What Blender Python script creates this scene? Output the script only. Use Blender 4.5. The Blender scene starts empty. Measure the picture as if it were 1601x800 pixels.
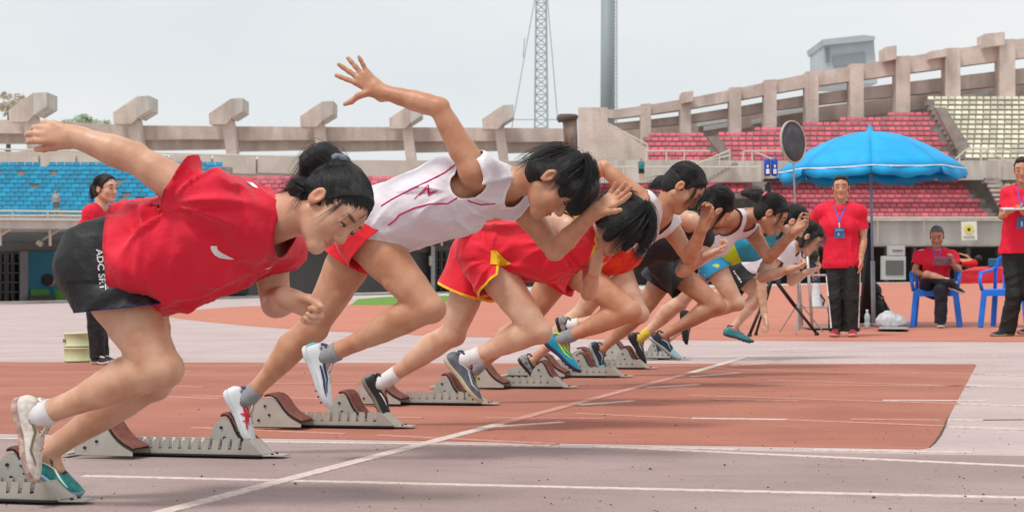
import bpy, bmesh, math, random
import numpy as np
from mathutils import Vector, Matrix
from mathutils.bvhtree import BVHTree
R = math.radians
SC = bpy.context.scene
COL = SC.collection
random.seed(7); RNG = np.random.default_rng(7)

# ---------------------------------------------------------------- camera
F_PX, CAM_H, YAW, ROLL, HOR = 2670.0, 0.68, R(17.9), R(-0.8), 431.0
PITCH = math.atan((HOR-400)/F_PX)
FW = Vector((-math.sin(YAW)*math.cos(PITCH), math.cos(YAW)*math.cos(PITCH), math.sin(PITCH)))
R0 = Vector((math.cos(YAW), math.sin(YAW), 0)); U0 = R0.cross(FW)
RT = R0*math.cos(ROLL)+U0*math.sin(ROLL); UP = -R0*math.sin(ROLL)+U0*math.cos(ROLL)
CAMP = Vector((0, 0, CAM_H))
cd = bpy.data.cameras.new('camera'); cam = bpy.data.objects.new('camera', cd); COL.objects.link(cam)
cam.matrix_world = Matrix((( RT.x, UP.x, -FW.x, 0), (RT.y, UP.y, -FW.y, 0), (RT.z, UP.z, -FW.z, CAM_H), (0, 0, 0, 1)))
cd.sensor_width = 36; cd.lens = 36*F_PX/1601; cd.clip_start = .05; cd.clip_end = 3000
cd.dof.use_dof = True; cd.dof.focus_distance = 7.0; cd.dof.aperture_fstop = 9.0
SC.camera = cam
def ray(px, py): return FW + RT*((px-800.5)/F_PX) - UP*((py-400)/F_PX)
def P(px, py, Y):                      # point of the plane at world depth Y seen at this place of the photograph
    d = ray(px, py); return CAMP + d*(Y/d.y)
def G(px, py, z=0.0):
    d = ray(px, py); return CAMP + d*((z-CAM_H)/d.z)
def F(px, py, D):                      # the same at forward distance D (far structures square to the view)
    return CAMP + ray(px, py)*D

# ---------------------------------------------------------------- light
W = bpy.data.worlds.new('World'); SC.world = W; W.use_nodes = True
nt = W.node_tree; nt.nodes.clear()
o_ = nt.nodes.new('ShaderNodeOutputWorld'); bg = nt.nodes.new('ShaderNodeBackground')
sk = nt.nodes.new('ShaderNodeTexSky'); sk.sky_type = 'NISHITA'; sk.sun_disc = False
SUN_EL, SUN_AZ = 64, 205               # degrees; azimuth clockwise from +Y
sk.sun_elevation = R(SUN_EL); sk.sun_rotation = R(SUN_AZ); sk.dust_density = 4; sk.air_density = 1.2
hs = nt.nodes.new('ShaderNodeHueSaturation'); hs.inputs['Saturation'].default_value = .25
mx = nt.nodes.new('ShaderNodeMix'); mx.data_type = 'RGBA'; mx.inputs['Factor'].default_value = .75
tc = nt.nodes.new('ShaderNodeTexCoord'); mp = nt.nodes.new('ShaderNodeMapping'); mp.inputs['Scale'].default_value = (1, 1, 3.5)
nz = nt.nodes.new('ShaderNodeTexNoise'); nz.inputs['Scale'].default_value = 3.2; nz.inputs['Detail'].default_value = 5
cr = nt.nodes.new('ShaderNodeValToRGB')
cr.color_ramp.elements[0].position = .35; cr.color_ramp.elements[0].color = (9.0, 9.6, 9.9, 1)
cr.color_ramp.elements[1].position = .7; cr.color_ramp.elements[1].color = (10.4, 10.7, 10.8, 1)
L = nt.links.new
L(tc.outputs['Generated'], mp.inputs[0]); L(mp.outputs[0], nz.inputs['Vector']); L(nz.outputs['Fac'], cr.inputs[0])
L(sk.outputs[0], hs.inputs['Color']); L(hs.outputs[0], mx.inputs['A']); L(cr.outputs[0], mx.inputs['B'])
L(mx.outputs['Result'], bg.inputs[0]); bg.inputs[1].default_value = 0.1; L(bg.outputs[0], o_.inputs[0])
sd = bpy.data.lights.new('sun', 'SUN'); sun = bpy.data.objects.new('sun', sd); COL.objects.link(sun)
sd.energy = 2.0; sd.angle = R(14); sd.color = (1, .965, .91)
sdir = Vector((math.sin(R(SUN_AZ))*math.cos(R(SUN_EL)), math.cos(R(SUN_AZ))*math.cos(R(SUN_EL)), math.sin(R(SUN_EL))))
sun.rotation_euler = sdir.to_track_quat('Z', 'Y').to_euler()
SC.view_settings.view_transform = 'Standard'; SC.view_settings.look = 'None'
SC.view_settings.gamma = 1; SC.view_settings.exposure = 0.0; SC.view_settings.use_curve_mapping = False
SC.cycles.max_bounces = 6

# ---------------------------------------------------------------- materials
MATS = {}
def lin(c):
    return tuple((x/12.92 if x <= .04045 else ((x+.055)/1.055)**2.4) for x in c)
def mat(name, rgb, rough=.6, metal=0, noise=.12, scale=20, bump=0., bscale=200, rgb2=None, spec=.5, sss=0, stretch=None, alpha=None, coord='Object', sheen=0, bump2=0, b2scale=12):
    """principled material: rgb 0..1 display values of the thing's own colour, broken up by noise, with a fine relief"""
    if name in MATS: return MATS[name]
    m = bpy.data.materials.new(name); m.use_nodes = True; n = m.node_tree.nodes; l = m.node_tree.links.new
    b = n['Principled BSDF']; c = lin(rgb); c2 = lin(rgb2) if rgb2 else tuple(x*(1-noise*1.6) for x in c)
    t = n.new('ShaderNodeTexCoord'); mpn = n.new('ShaderNodeMapping')
    if stretch: mpn.inputs['Scale'].default_value = stretch
    l(t.outputs[coord], mpn.inputs[0])
    z = n.new('ShaderNodeTexNoise'); z.inputs['Scale'].default_value = scale; z.inputs['Detail'].default_value = 6
    l(mpn.outputs[0], z.inputs['Vector'])
    r = n.new('ShaderNodeValToRGB'); e = r.color_ramp.elements
    e[0].position = .36; e[0].color = (*c2, 1); e[1].position = .62; e[1].color = (*c, 1)
    l(z.outputs['Fac'], r.inputs[0]); l(r.outputs[0], b.inputs['Base Color'])
    b.inputs['Roughness'].default_value = rough; b.inputs['Metallic'].default_value = metal
    b.inputs['Specular IOR Level'].default_value = spec
    if sheen: b.inputs['Sheen Weight'].default_value = sheen
    if sss:
        b.inputs['Subsurface Weight'].default_value = sss; b.inputs['Subsurface Scale'].default_value = .012
        b.inputs['Subsurface Radius'].default_value = (1, .35, .2)
    prev = None
    for (bb, sc_) in ((bump, bscale), (bump2, b2scale)):
        if bb:
            z2 = n.new('ShaderNodeTexNoise'); z2.inputs['Scale'].default_value = sc_; z2.inputs['Detail'].default_value = 3
            l(mpn.outputs[0], z2.inputs['Vector']); bu = n.new('ShaderNodeBump'); bu.inputs['Strength'].default_value = bb
            bu.inputs['Distance'].default_value = .5/sc_ if sc_ > 60 else .6/sc_
            l(z2.outputs['Fac'], bu.inputs['Height'])
            if prev: l(prev.outputs[0], bu.inputs['Normal'])
            prev = bu
    if prev: l(prev.outputs[0], b.inputs['Normal'])
    if alpha is not None: b.inputs['Alpha'].default_value = alpha
    MATS[name] = m; return m
def attr_over(m, attr, thr, rgb, less=True, name=None):
    """copy of material m that shows rgb where a per-vertex value of the cloth (distance from its hem ...) passes thr"""
    k = name or m.name+attr+str(thr)
    if k in MATS: return MATS[k]
    q = m.copy(); q.name = k; n = q.node_tree.nodes; l = q.node_tree.links.new; b = n['Principled BSDF']
    src = b.inputs['Base Color'].links[0].from_socket
    a = n.new('ShaderNodeAttribute'); a.attribute_name = attr
    c = n.new('ShaderNodeMath'); c.operation = 'LESS_THAN' if less else 'GREATER_THAN'; c.inputs[1].default_value = thr
    l(a.outputs['Fac'], c.inputs[0]); x = n.new('ShaderNodeMix'); x.data_type = 'RGBA'
    l(c.outputs[0], x.inputs['Factor']); l(src, x.inputs['A']); x.inputs['B'].default_value = (*lin(rgb), 1)
    l(x.outputs['Result'], b.inputs['Base Color']); MATS[k] = q; return q

# ---------------------------------------------------------------- objects
def link(name, me, m=None, parent=None, smooth=False):
    o = bpy.data.objects.new(name, me); COL.objects.link(o)
    if m is not None and not me.materials: me.materials.append(m)
    if smooth: me.polygons.foreach_set('use_smooth', [True]*len(me.polygons))
    if parent is not None:
        o.parent = parent
        if parent.get('_abs'): o.matrix_parent_inverse = Matrix.Translation(-Vector(parent.location))
    return o
def tag(o, label, cat, group=None, kind=None):
    if label: o['label'] = label
    if cat: o['category'] = cat
    if group: o['group'] = group
    if kind: o['kind'] = kind
    return o
def empty(name, loc=(0, 0, 0), label=None, cat=None, group=None, absolute=True, rz=0):
    """Empty at a thing's base; with absolute=True its children are modelled in world coordinates"""
    o = bpy.data.objects.new(name, None); COL.objects.link(o); o.location = loc; o.rotation_euler.z = rz; o.empty_display_size = .1
    tag(o, label, cat, group)
    if absolute: o['_abs'] = 1
    return o
def mesh(name, vs, fs, m=None, parent=None, smooth=False):
    me = bpy.data.meshes.new(name); me.from_pydata([tuple(v) for v in vs], [], fs); me.update()
    return link(name, me, m, parent, smooth)
class MB:
    """collects boxes, bars, tubes, lathes and prisms for one mesh"""
    def __init__(s): s.v = []; s.f = []
    def add(s, vs, fs):
        k = len(s.v); s.v += [tuple(v) for v in vs]; s.f += [tuple(i+k for i in f) for f in fs]; return s
    def hexa(s, p):                     # eight corners: bottom four, top four
        return s.add(p, [(0, 3, 2, 1), (4, 5, 6, 7), (0, 1, 5, 4), (1, 2, 6, 5), (2, 3, 7, 6), (3, 0, 4, 7)])
    def box(s, c, d, M=None):
        x, y, z = (q/2 for q in d); c = Vector(c)
        p = [c+Vector(q) for q in ((-x, -y, -z), (x, -y, -z), (x, y, -z), (-x, y, -z), (-x, -y, z), (x, -y, z), (x, y, z), (-x, y, z))]
        if M: p = [M @ q for q in p]
        return s.hexa(p)
    def bar(s, a, b, w, h, side=None):  # box beam from a to b, w along side, h across
        a, b = Vector(a), Vector(b); d = (b-a).normalized()
        u = Vector(side) if side is not None else (Vector((0, 0, 1)).cross(d) if abs(d.z) < .95 else Vector((1, 0, 0)))
        u = (u-d*u.dot(d)).normalized(); v = d.cross(u)
        q = lambda c, i, j: c+u*(i*w/2)+v*(j*h/2)
        return s.hexa([q(a, -1, -1), q(a, 1, -1), q(a, 1, 1), q(a, -1, 1), q(b, -1, -1), q(b, 1, -1), q(b, 1, 1), q(b, -1, 1)])
    def tube(s, pts, r, n=8, caps=True, flat=1, side=None):
        pts = [Vector(p) for p in pts]; rs = r if hasattr(r, '__len__') else [r]*len(pts); base = len(s.v); prev = None
        for i, p in enumerate(pts):
            d = (pts[min(i+1, len(pts)-1)]-pts[max(i-1, 0)]).normalized()
            u = side and Vector(side) or (prev if prev is not None else (Vector((0, 0, 1)) if abs(d.z) < .9 else Vector((1, 0, 0))))
            u = (u-d*u.dot(d)).normalized(); prev = u; v = d.cross(u)
            for k in range(n):
                a = 2*math.pi*k/n; s.v.append(tuple(p+(u*math.cos(a)+v*math.sin(a)*flat)*rs[i]))
        for i in range(len(pts)-1):
            for k in range(n):
                a = base+i*n+k; b = base+i*n+(k+1) % n; s.f.append((a, b, b+n, a+n))
        if caps:
            s.f.append(tuple(base+k for k in range(n))[::-1]); e = base+(len(pts)-1)*n; s.f.append(tuple(e+k for k in range(n)))
        return s
    def prism(s, poly, a, b):           # poly as vectors, extruded from offset a to offset b
        n = len(poly); a, b = Vector(a), Vector(b)
        return s.add([Vector(p)+a for p in poly]+[Vector(p)+b for p in poly],
                     [tuple(range(n))[::-1], tuple(range(n, 2*n))]+[(i, (i+1) % n, (i+1) % n+n, i+n) for i in range(n)])
    def lathe(s, prof, c=(0, 0, 0), n=16, M=None):
        base = len(s.v)
        for r, z in prof:
            for k in range(n):
                a = 2*math.pi*k/n; p = Vector((r*math.cos(a), r*math.sin(a), z))+Vector(c); s.v.append(tuple(M @ p if M else p))
        for i in range(len(prof)-1):
            for k in range(n):
                a = base+i*n+k; b = base+i*n+(k+1) % n; s.f.append((a, b, b+n, a+n))
        return s
    def build(s, name, m=None, parent=None, smooth=False, bevel=0):
        o = mesh(name, s.v, s.f, m, parent, smooth)
        bm = bmesh.new(); bm.from_mesh(o.data); bmesh.ops.recalc_face_normals(bm, faces=bm.faces)
        if bevel:
            try: bmesh.ops.bevel(bm, geom=list(bm.edges), offset=bevel, segments=1, affect='EDGES')
            except Exception: pass
        bm.to_mesh(o.data); bm.free()
        return o
def copy_tree(o, parent=None):
    c = o.copy(); COL.objects.link(c)
    if parent is not None: c.parent = parent
    for ch in o.children: copy_tree(ch, c)
    return c
# ---------------------------------------------------------------- organic surfaces: distance fields turned into one continuous mesh
def A(v): return np.array(v, dtype=np.float32)
def unit(v):
    v = A(v); return v/(np.linalg.norm(v)+1e-9)
def cone(p, a, b, ra, rb, w=None, s=1.0):
    a, b = A(a), A(b); ba = b-a; L2 = float(ba@ba)+1e-12; q = p-a
    t = np.clip((q@ba)/L2, 0, 1); q = q-t[..., None]*ba; d2 = np.einsum('...i,...i', q, q)
    if w is not None:
        c = q@A(w); d2 = d2-c*c*(1-1/(s*s))
    return np.sqrt(np.maximum(d2, 1e-12))-(ra+(rb-ra)*t)
def ellip(p, c, r, M=None):
    q = p-A(c)
    if M is not None: q = q@M           # columns of M are the local axes
    r = A(r); k0 = np.linalg.norm(q/r, axis=-1); k1 = np.linalg.norm(q/(r*r), axis=-1)
    return k0*(k0-1)/(k1+1e-9)
class Field:
    def __init__(s, lo, hi, vox):
        s.v = vox; s.lo = A(lo)-3*vox; n = np.ceil((A(hi)+3*vox-s.lo)/vox).astype(int)+1; s.n = n
        s.D = np.full(tuple(n), 1.0, np.float32)
    def sub(s, lo, hi):
        i = np.clip(np.floor((A(lo)-s.lo)/s.v).astype(int), 0, s.n-1); j = np.clip(np.ceil((A(hi)-s.lo)/s.v).astype(int)+1, 1, s.n)
        j = np.maximum(j, i+1)
        g = np.stack(np.meshgrid(*[s.lo[a]+s.v*np.arange(i[a], j[a], dtype=np.float32) for a in range(3)], indexing='ij'), -1)
        return tuple(slice(i[a], j[a]) for a in range(3)), g
    def put(s, sl, d, k=0., op='add'):
        D = s.D[sl]
        if op == 'sub':
            d = -d
            if k: h = np.maximum(k-np.abs(D-d), 0)/k; s.D[sl] = np.maximum(D, d)+h*h*k*.25
            else: s.D[sl] = np.maximum(D, d)
        else:
            if k: h = np.maximum(k-np.abs(D-d), 0)/k; s.D[sl] = np.minimum(D, d)-h*h*k*.25
            else: s.D[sl] = np.minimum(D, d)
    def cone(s, a, b, ra, rb, k=.02, w=None, sc=1.0, infl=0, op='add', cut=None):
        ra += infl; rb += infl; m = max(ra, rb)*max(sc, 1)+k+3*s.v
        sl, g = s.sub(np.minimum(A(a), A(b))-m, np.maximum(A(a), A(b))+m); d = cone(g, a, b, ra, rb, w, sc)
        if cut is not None:
            for (c, n) in cut: d = np.maximum(d, (g-A(c))@A(n))
        s.put(sl, d, k, op)
    def chain(s, pts, rs, k=.02, infl=0):
        pts = [A(p) for p in pts]; m = max(rs)+infl+k+3*s.v; Pn = np.array(pts); sl, g = s.sub(Pn.min(0)-m, Pn.max(0)+m); d = None
        for i in range(len(pts)-1):
            e = cone(g, pts[i], pts[i+1], rs[i]+infl, rs[i+1]+infl)
            if d is None: d = e
            else: h = np.maximum(.012-np.abs(d-e), 0)/.012; d = np.minimum(d, e)-h*h*.0015*(1 if i else 0)
        s.put(sl, d, k)
    def ball(s, c, r, k=.02, M=None, infl=0, op='add'):
        r = A(r)*np.ones(3, np.float32)+infl; m = float(r.max())+k+3*s.v
        sl, g = s.sub(A(c)-m, A(c)+m); s.put(sl, ellip(g, c, r, M), k, op)
    def surface(s):
        """surface nets: one vertex per cell that the surface crosses"""
        D = s.D; ins = D < 0; n = D.shape; cid = -np.ones(n, np.int64)
        c = ins[:-1, :-1, :-1]; mixed = np.zeros(c.shape, bool)
        for dx in (0, 1):
            for dy in (0, 1):
                for dz in (0, 1):
                    mixed |= ins[dx:n[0]-1+dx, dy:n[1]-1+dy, dz:n[2]-1+dz] != c
        idx = np.argwhere(mixed); cid[tuple(idx.T)] = np.arange(len(idx)); acc = np.zeros((len(idx), 3)); cnt = np.zeros(len(idx))
        cs = [(0, 0, 0), (1, 0, 0), (0, 1, 0), (0, 0, 1), (1, 1, 0), (1, 0, 1), (0, 1, 1), (1, 1, 1)]
        val = {q: D[idx[:, 0]+q[0], idx[:, 1]+q[1], idx[:, 2]+q[2]] for q in cs}
        for p in cs:
            for a in range(3):
                if p[a]: continue
                q = list(p); q[a] = 1; q = tuple(q); x, y = val[p], val[q]; cross = (x < 0) != (y < 0)
                t = np.where(cross, x/(x-y+1e-20), 0); e = np.array(p, float)[None]+np.zeros((len(idx), 3)); e[:, a] = t
                acc += e*cross[:, None]; cnt += cross
        V = s.lo+s.v*(idx+acc/cnt[:, None]); Q = []
        for a in range(3):
            b, c_ = (a+1) % 3, (a+2) % 3
            sa = [slice(None)]*3; sb = [slice(None)]*3; sa[a] = slice(0, -1); sb[a] = slice(1, None)
            e = np.argwhere(ins[tuple(sa)] != ins[tuple(sb)]); e = e[(e[:, b] > 0) & (e[:, c_] > 0)]
            flip = ins[tuple(e.T)]
            def cc(db, dc):
                q = e.copy(); q[:, b] -= db; q[:, c_] -= dc; return cid[tuple(q.T)]
            f = np.stack([cc(1, 1), cc(0, 1), cc(0, 0), cc(1, 0)], 1); f[~flip] = f[~flip][:, ::-1]; Q.append(f)
        Q = np.concatenate(Q); Q = Q[(Q >= 0).all(1)]
        return V, Q
def smooth_mesh(V, Q, it=2, lam=.5):
    n = len(V); E = np.concatenate([Q[:, [0, 1]], Q[:, [1, 2]], Q[:, [2, 3]], Q[:, [3, 0]]])
    i = np.concatenate([E[:, 0], E[:, 1]]); j = np.concatenate([E[:, 1], E[:, 0]]); deg = np.bincount(i, minlength=n)[:, None]+1e-9
    for k in range(it*2):
        S = np.stack([np.bincount(i, V[j, a], n) for a in range(3)], 1)/deg
        V = V+(lam if k % 2 == 0 else -lam*1.04)*(S-V)
    return V
def normals(V, Q):
    N = np.zeros_like(V); fn = np.cross(V[Q[:, 2]]-V[Q[:, 0]], V[Q[:, 3]]-V[Q[:, 1]])
    for k in range(4):
        for a in range(3): N[:, a] += np.bincount(Q[:, k], fn[:, a], len(V))
    return N/(np.linalg.norm(N, axis=1, keepdims=True)+1e-12)
def hash3(i):
    i = i.astype(np.uint64); h = i[..., 0]*np.uint64(374761393)+i[..., 1]*np.uint64(668265263)+i[..., 2]*np.uint64(2147483647)
    h = (h ^ (h >> np.uint64(13)))*np.uint64(1274126177); h = h ^ (h >> np.uint64(16))
    return (h & np.uint64(0xffff)).astype(np.float64)/65535
def noise(p):
    p = np.asarray(p, float)+1000; i = np.floor(p); f = p-i; i = i.astype(np.int64); f = f*f*(3-2*f); r = 0
    for x in (0, 1):
        for y in (0, 1):
            for z in (0, 1):
                w = (f[..., 0] if x else 1-f[..., 0])*(f[..., 1] if y else 1-f[..., 1])*(f[..., 2] if z else 1-f[..., 2])
                r = r+w*hash3(i+np.array([x, y, z]))
    return r
def clean(V, Q, keep):
    Q = Q[keep]; u = np.zeros(len(V), bool); u[Q.ravel()] = True; m = np.cumsum(u)-1
    return V[u], m[Q], u
def npmesh(name, V, Q, m, parent, attrs=None, smooth=True):
    me = bpy.data.meshes.new(name); me.vertices.add(len(V)); me.vertices.foreach_set('co', np.asarray(V, np.float32).ravel())
    me.loops.add(4*len(Q)); me.loops.foreach_set('vertex_index', Q.astype(np.int32).ravel()); me.polygons.add(len(Q))
    me.polygons.foreach_set('loop_start', np.arange(0, 4*len(Q), 4, dtype=np.int32)); me.update(calc_edges=True); me.validate()
    if smooth: me.polygons.foreach_set('use_smooth', np.ones(len(me.polygons), bool))
    for k, v in (attrs or {}).items():
        a = me.attributes.new(k, 'FLOAT' if v.ndim == 1 else 'FLOAT_COLOR', 'POINT')
        if v.ndim == 1: a.data.foreach_set('value', v.astype(np.float32))
        else: a.data.foreach_set('color', np.concatenate([v, np.ones((len(v), 1))], 1).astype(np.float32).ravel())
    o = bpy.data.objects.new(name, me); COL.objects.link(o); me.materials.append(m)
    if parent is not None: o.parent = parent; o.matrix_parent_inverse = Matrix.Translation(-Vector(parent.location))
    return o
def bvh_of(o): return BVHTree.FromPolygons([v.co[:] for v in o.data.vertices], [tuple(p.vertices) for p in o.data.polygons])
def ribbon(name, o, pts, width, m, lift=.002, steps=6, taper=False, thick=0.0012):
    """narrow strip laid on the cloth of object o along a line given where the photograph shows it"""
    t = bvh_of(o); C = []
    for a, b in zip(pts[:-1], pts[1:]):
        for k in range(steps): C.append((a[0]+(b[0]-a[0])*k/steps, a[1]+(b[1]-a[1])*k/steps))
    C.append(pts[-1]); H = []
    for c in C:
        h = t.ray_cast(CAMP, ray(*c).normalized())
        if h[0] is not None: H.append((h[0], h[1] if h[1].dot(ray(*c)) < 0 else -h[1]))
    if len(H) < 3: return None
    vs = []; fs = []
    for i, (p, n) in enumerate(H):
        d = (H[min(i+1, len(H)-1)][0]-H[max(i-1, 0)][0]).normalized(); s = n.cross(d).normalized()
        w = width/2*(1 if not taper else math.sin(math.pi*(i+.3)/(len(H)-.4))**.6)
        vs += [p+n*lift*.2-s*w, p+n*(lift+thick)-s*w*.5, p+n*(lift+thick)+s*w*.5, p+n*lift*.2+s*w]
    for i in range(len(H)-1):
        for k in range(3): fs.append((4*i+k, 4*i+k+1, 4*i+5+k, 4*i+4+k))
    return mesh(name, vs, fs, m, o.parent, True)
def decal(name, o, v2, f2, m, lift=.002):
    """flat print laid on the cloth of object o; v2 are its corners in the photograph"""
    t = bvh_of(o); vs = []; ok = []
    for c in v2:
        h = t.ray_cast(CAMP, ray(*c).normalized())
        if h[0] is None: vs.append(CAMP); ok.append(False)
        else:
            n = h[1] if h[1].dot(ray(*c)) < 0 else -h[1]; vs.append(h[0]+n*lift); ok.append(True)
    fs = [f for f in f2 if all(ok[i] for i in f)]
    return mesh(name, vs, fs, m, o.parent, True) if fs else None
def fill2d(poly, cell=2.0):
    """polygon cut into small faces so that it can follow a curved surface"""
    bm = bmesh.new(); vs = [bm.verts.new((x, y, 0)) for x, y in poly]; bm.faces.new(vs); lo = [min(p[i] for p in poly) for i in (0, 1)]; hi = [max(p[i] for p in poly) for i in (0, 1)]
    for ax in (0, 1):
        x = lo[ax]+cell
        while x < hi[ax]:
            co = [0, 0, 0]; co[ax] = x; no = [0, 0, 0]; no[ax] = 1
            bmesh.ops.bisect_plane(bm, geom=list(bm.verts)+list(bm.edges)+list(bm.faces), plane_co=co, plane_no=no); x += cell
    bmesh.ops.triangulate(bm, faces=bm.faces); bm.verts.index_update()
    r = [(v.co.x, v.co.y) for v in bm.verts], [tuple(v.index for v in f.verts) for f in bm.faces]; bm.free(); return r
def text2d(s, size=1.0, bold=False, width=1.0):
    cu = bpy.data.curves.new('t', 'FONT'); cu.body = s; cu.size = size; cu.offset = .02*size if bold else 0; cu.resolution_u = 3
    ob = bpy.data.objects.new('t', cu); COL.objects.link(ob); bpy.context.view_layer.update()
    me = bpy.data.meshes.new_from_object(ob.evaluated_get(bpy.context.evaluated_depsgraph_get()))
    bm = bmesh.new(); bm.from_mesh(me)
    bmesh.ops.triangulate(bm, faces=bm.faces); bmesh.ops.subdivide_edges(bm, edges=[e for e in bm.edges if e.calc_length() > size*.18], cuts=2, use_grid_fill=False); bmesh.ops.triangulate(bm, faces=bm.faces)
    bm.verts.index_update(); v = [(p.co.x*width, p.co.y) for p in bm.verts]; f = [tuple(q.index for q in p.verts) for p in bm.faces]
    bm.free(); bpy.data.objects.remove(ob); bpy.data.curves.remove(cu); bpy.data.meshes.remove(me); return v, f

def bars2d(n, seed=1):
    """unreadably small print: a row of uneven strokes"""
    r = random.Random(seed); v = []; f = []; x = 0
    for k in range(n):
        w = r.uniform(.25, .6); h = r.uniform(.55, .8); y = r.uniform(0, .1); i = len(v); v += [(x, y), (x+w, y), (x+w, y+h), (x, y+h)]; f.append((i, i+1, i+2, i+3)); x += w+r.uniform(.15, .4)
    return v, f
# ---------------------------------------------------------------- people
def skin(name, rgb):
    if name in MATS: return MATS[name]
    m = mat(name, rgb, rough=.44, rgb2=(rgb[0]*.93, rgb[1]*.86, rgb[2]*.82), scale=13, bump=.25, bscale=380, sss=.10, spec=.45, bump2=.16, b2scale=70)
    n = m.node_tree.nodes; l = m.node_tree.links.new; b = n['Principled BSDF']; src = b.inputs['Base Color'].links[0].from_socket
    a = n.new('ShaderNodeAttribute'); a.attribute_name = 'tint'; x = n.new('ShaderNodeMix'); x.data_type = 'RGBA'; x.blend_type = 'MULTIPLY'
    x.inputs['Factor'].default_value = 1; l(src, x.inputs['A']); l(a.outputs['Color'], x.inputs['B']); l(x.outputs['Result'], b.inputs['Base Color'])
    return m
def hairmat(name, rgb, rough=.5):
    m = mat(name, rgb, rough, noise=.3, scale=60); n = m.node_tree.nodes; l = m.node_tree.links.new; b = n['Principled BSDF']
    a = n.new('ShaderNodeAttribute'); a.attribute_name = 'flow'; z = n.new('ShaderNodeTexNoise'); z.inputs['Scale'].default_value = 1.0; z.inputs['Detail'].default_value = 4; l(a.outputs['Vector'], z.inputs['Vector'])
    bu = n.new('ShaderNodeBump'); bu.inputs['Strength'].default_value = 1; bu.inputs['Distance'].default_value = .004; l(z.outputs['Fac'], bu.inputs['Height']); l(bu.outputs[0], b.inputs['Normal'])
    r = n.new('ShaderNodeMapRange'); r.inputs[1].default_value = .3; r.inputs[2].default_value = .7; r.inputs[3].default_value = rough-.12; r.inputs[4].default_value = rough+.25; l(z.outputs['Fac'], r.inputs[0]); l(r.outputs[0], b.inputs['Roughness'])
    return m
HAIR = hairmat('black hair', (.075, .066, .066)); STRAND = mat('black hair strands', (.075, .066, .066), .42)
EYEW = mat('eye white', (.82, .8, .78), rough=.2); IRIS = mat('dark iris', (.07, .05, .04), rough=.1); LASH = mat('lash and brow hair', (.1, .08, .07), rough=.8)
def frame(f, u):
    f = unit(f); u = A(u); u = unit(u-f*(u@f)); r = np.cross(f, u); return np.stack([r, f, u], 1)   # columns right, forward, up
def head_at(c, f, u, s=1.0): return dict(c=A(c), M=frame(f, u), s=s)
def hp(h, x, y, z): return h['c']+h['M']@(A((x, y, z))*h['s'])
def add_head(Fd, h, neck, s, male=False, nr=.05):
    q = lambda x, y, z: hp(h, x, y, z); z = h['s']; M = h['M']
    Fd.cone(q(0, -.03, -.03), neck, nr*z, nr*1.12, .03)
    Fd.ball(q(0, -.012, .036), A((.073, .094, .082))*z, .01, M)
    Fd.ball(q(0, .026, .028), A((.064, .064, .068))*z, .02, M)
    Fd.ball(q(0, .028, -.03), A((.058, .062, .076))*z, .02, M)
    for x in (-1, 1):
        Fd.cone(q(.050*x, -.002, -.05), q(.012*x, .068, -.090), .019*z, .017*z, .025)
        Fd.ball(q(.038*x, .056, -.022), .025*z, .02)
    Fd.ball(q(0, .074, -.090), .019*z, .02)
    Fd.cone(q(-.038, .076, .034), q(.038, .076, .034), .011*z, .011*z, .018)
    for x in (-1, 1):
        Fd.ball(q(.031*x, .102, .012), .018*z, .012, op='sub')
        Fd.ball(q(.031*x, .076, .010), A((.017, .013, .012))*z, .004, M)
    Fd.cone(q(0, .085, .016), q(0, .104, -.024), .008*z, .0115*z, .012)
    for x in (-1, 1): Fd.ball(q(.011*x, .097, -.030), .0085*z, .006)
    Fd.ball(q(0, .089, -.055), A((.021, .009, .0065))*z, .004, M); Fd.ball(q(0, .087, -.066), A((.017, .010, .0075))*z, .004, M)
    lw = .012 if male else .015; Fd.cone(q(-lw, .096, -.0605), q(lw, .096, -.0605), .003*z, .003*z, .004, op='sub')
    for x in (-1, 1):
        Fd.ball(q(.077*x, -.010, -.004), A((.010, .020, .031))*z, .005, M)
        Fd.ball(q(.086*x, -.004, .002), A((.008, .011, .018))*z, .004, M, op='sub')
def limb(Fd, pts, rs, k=.02, infl=0, w=None, sc=1):
    Fd.chain(pts, rs, k, infl)
def lerp(a, b, t): return A(a)+(A(b)-A(a))*t
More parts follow.
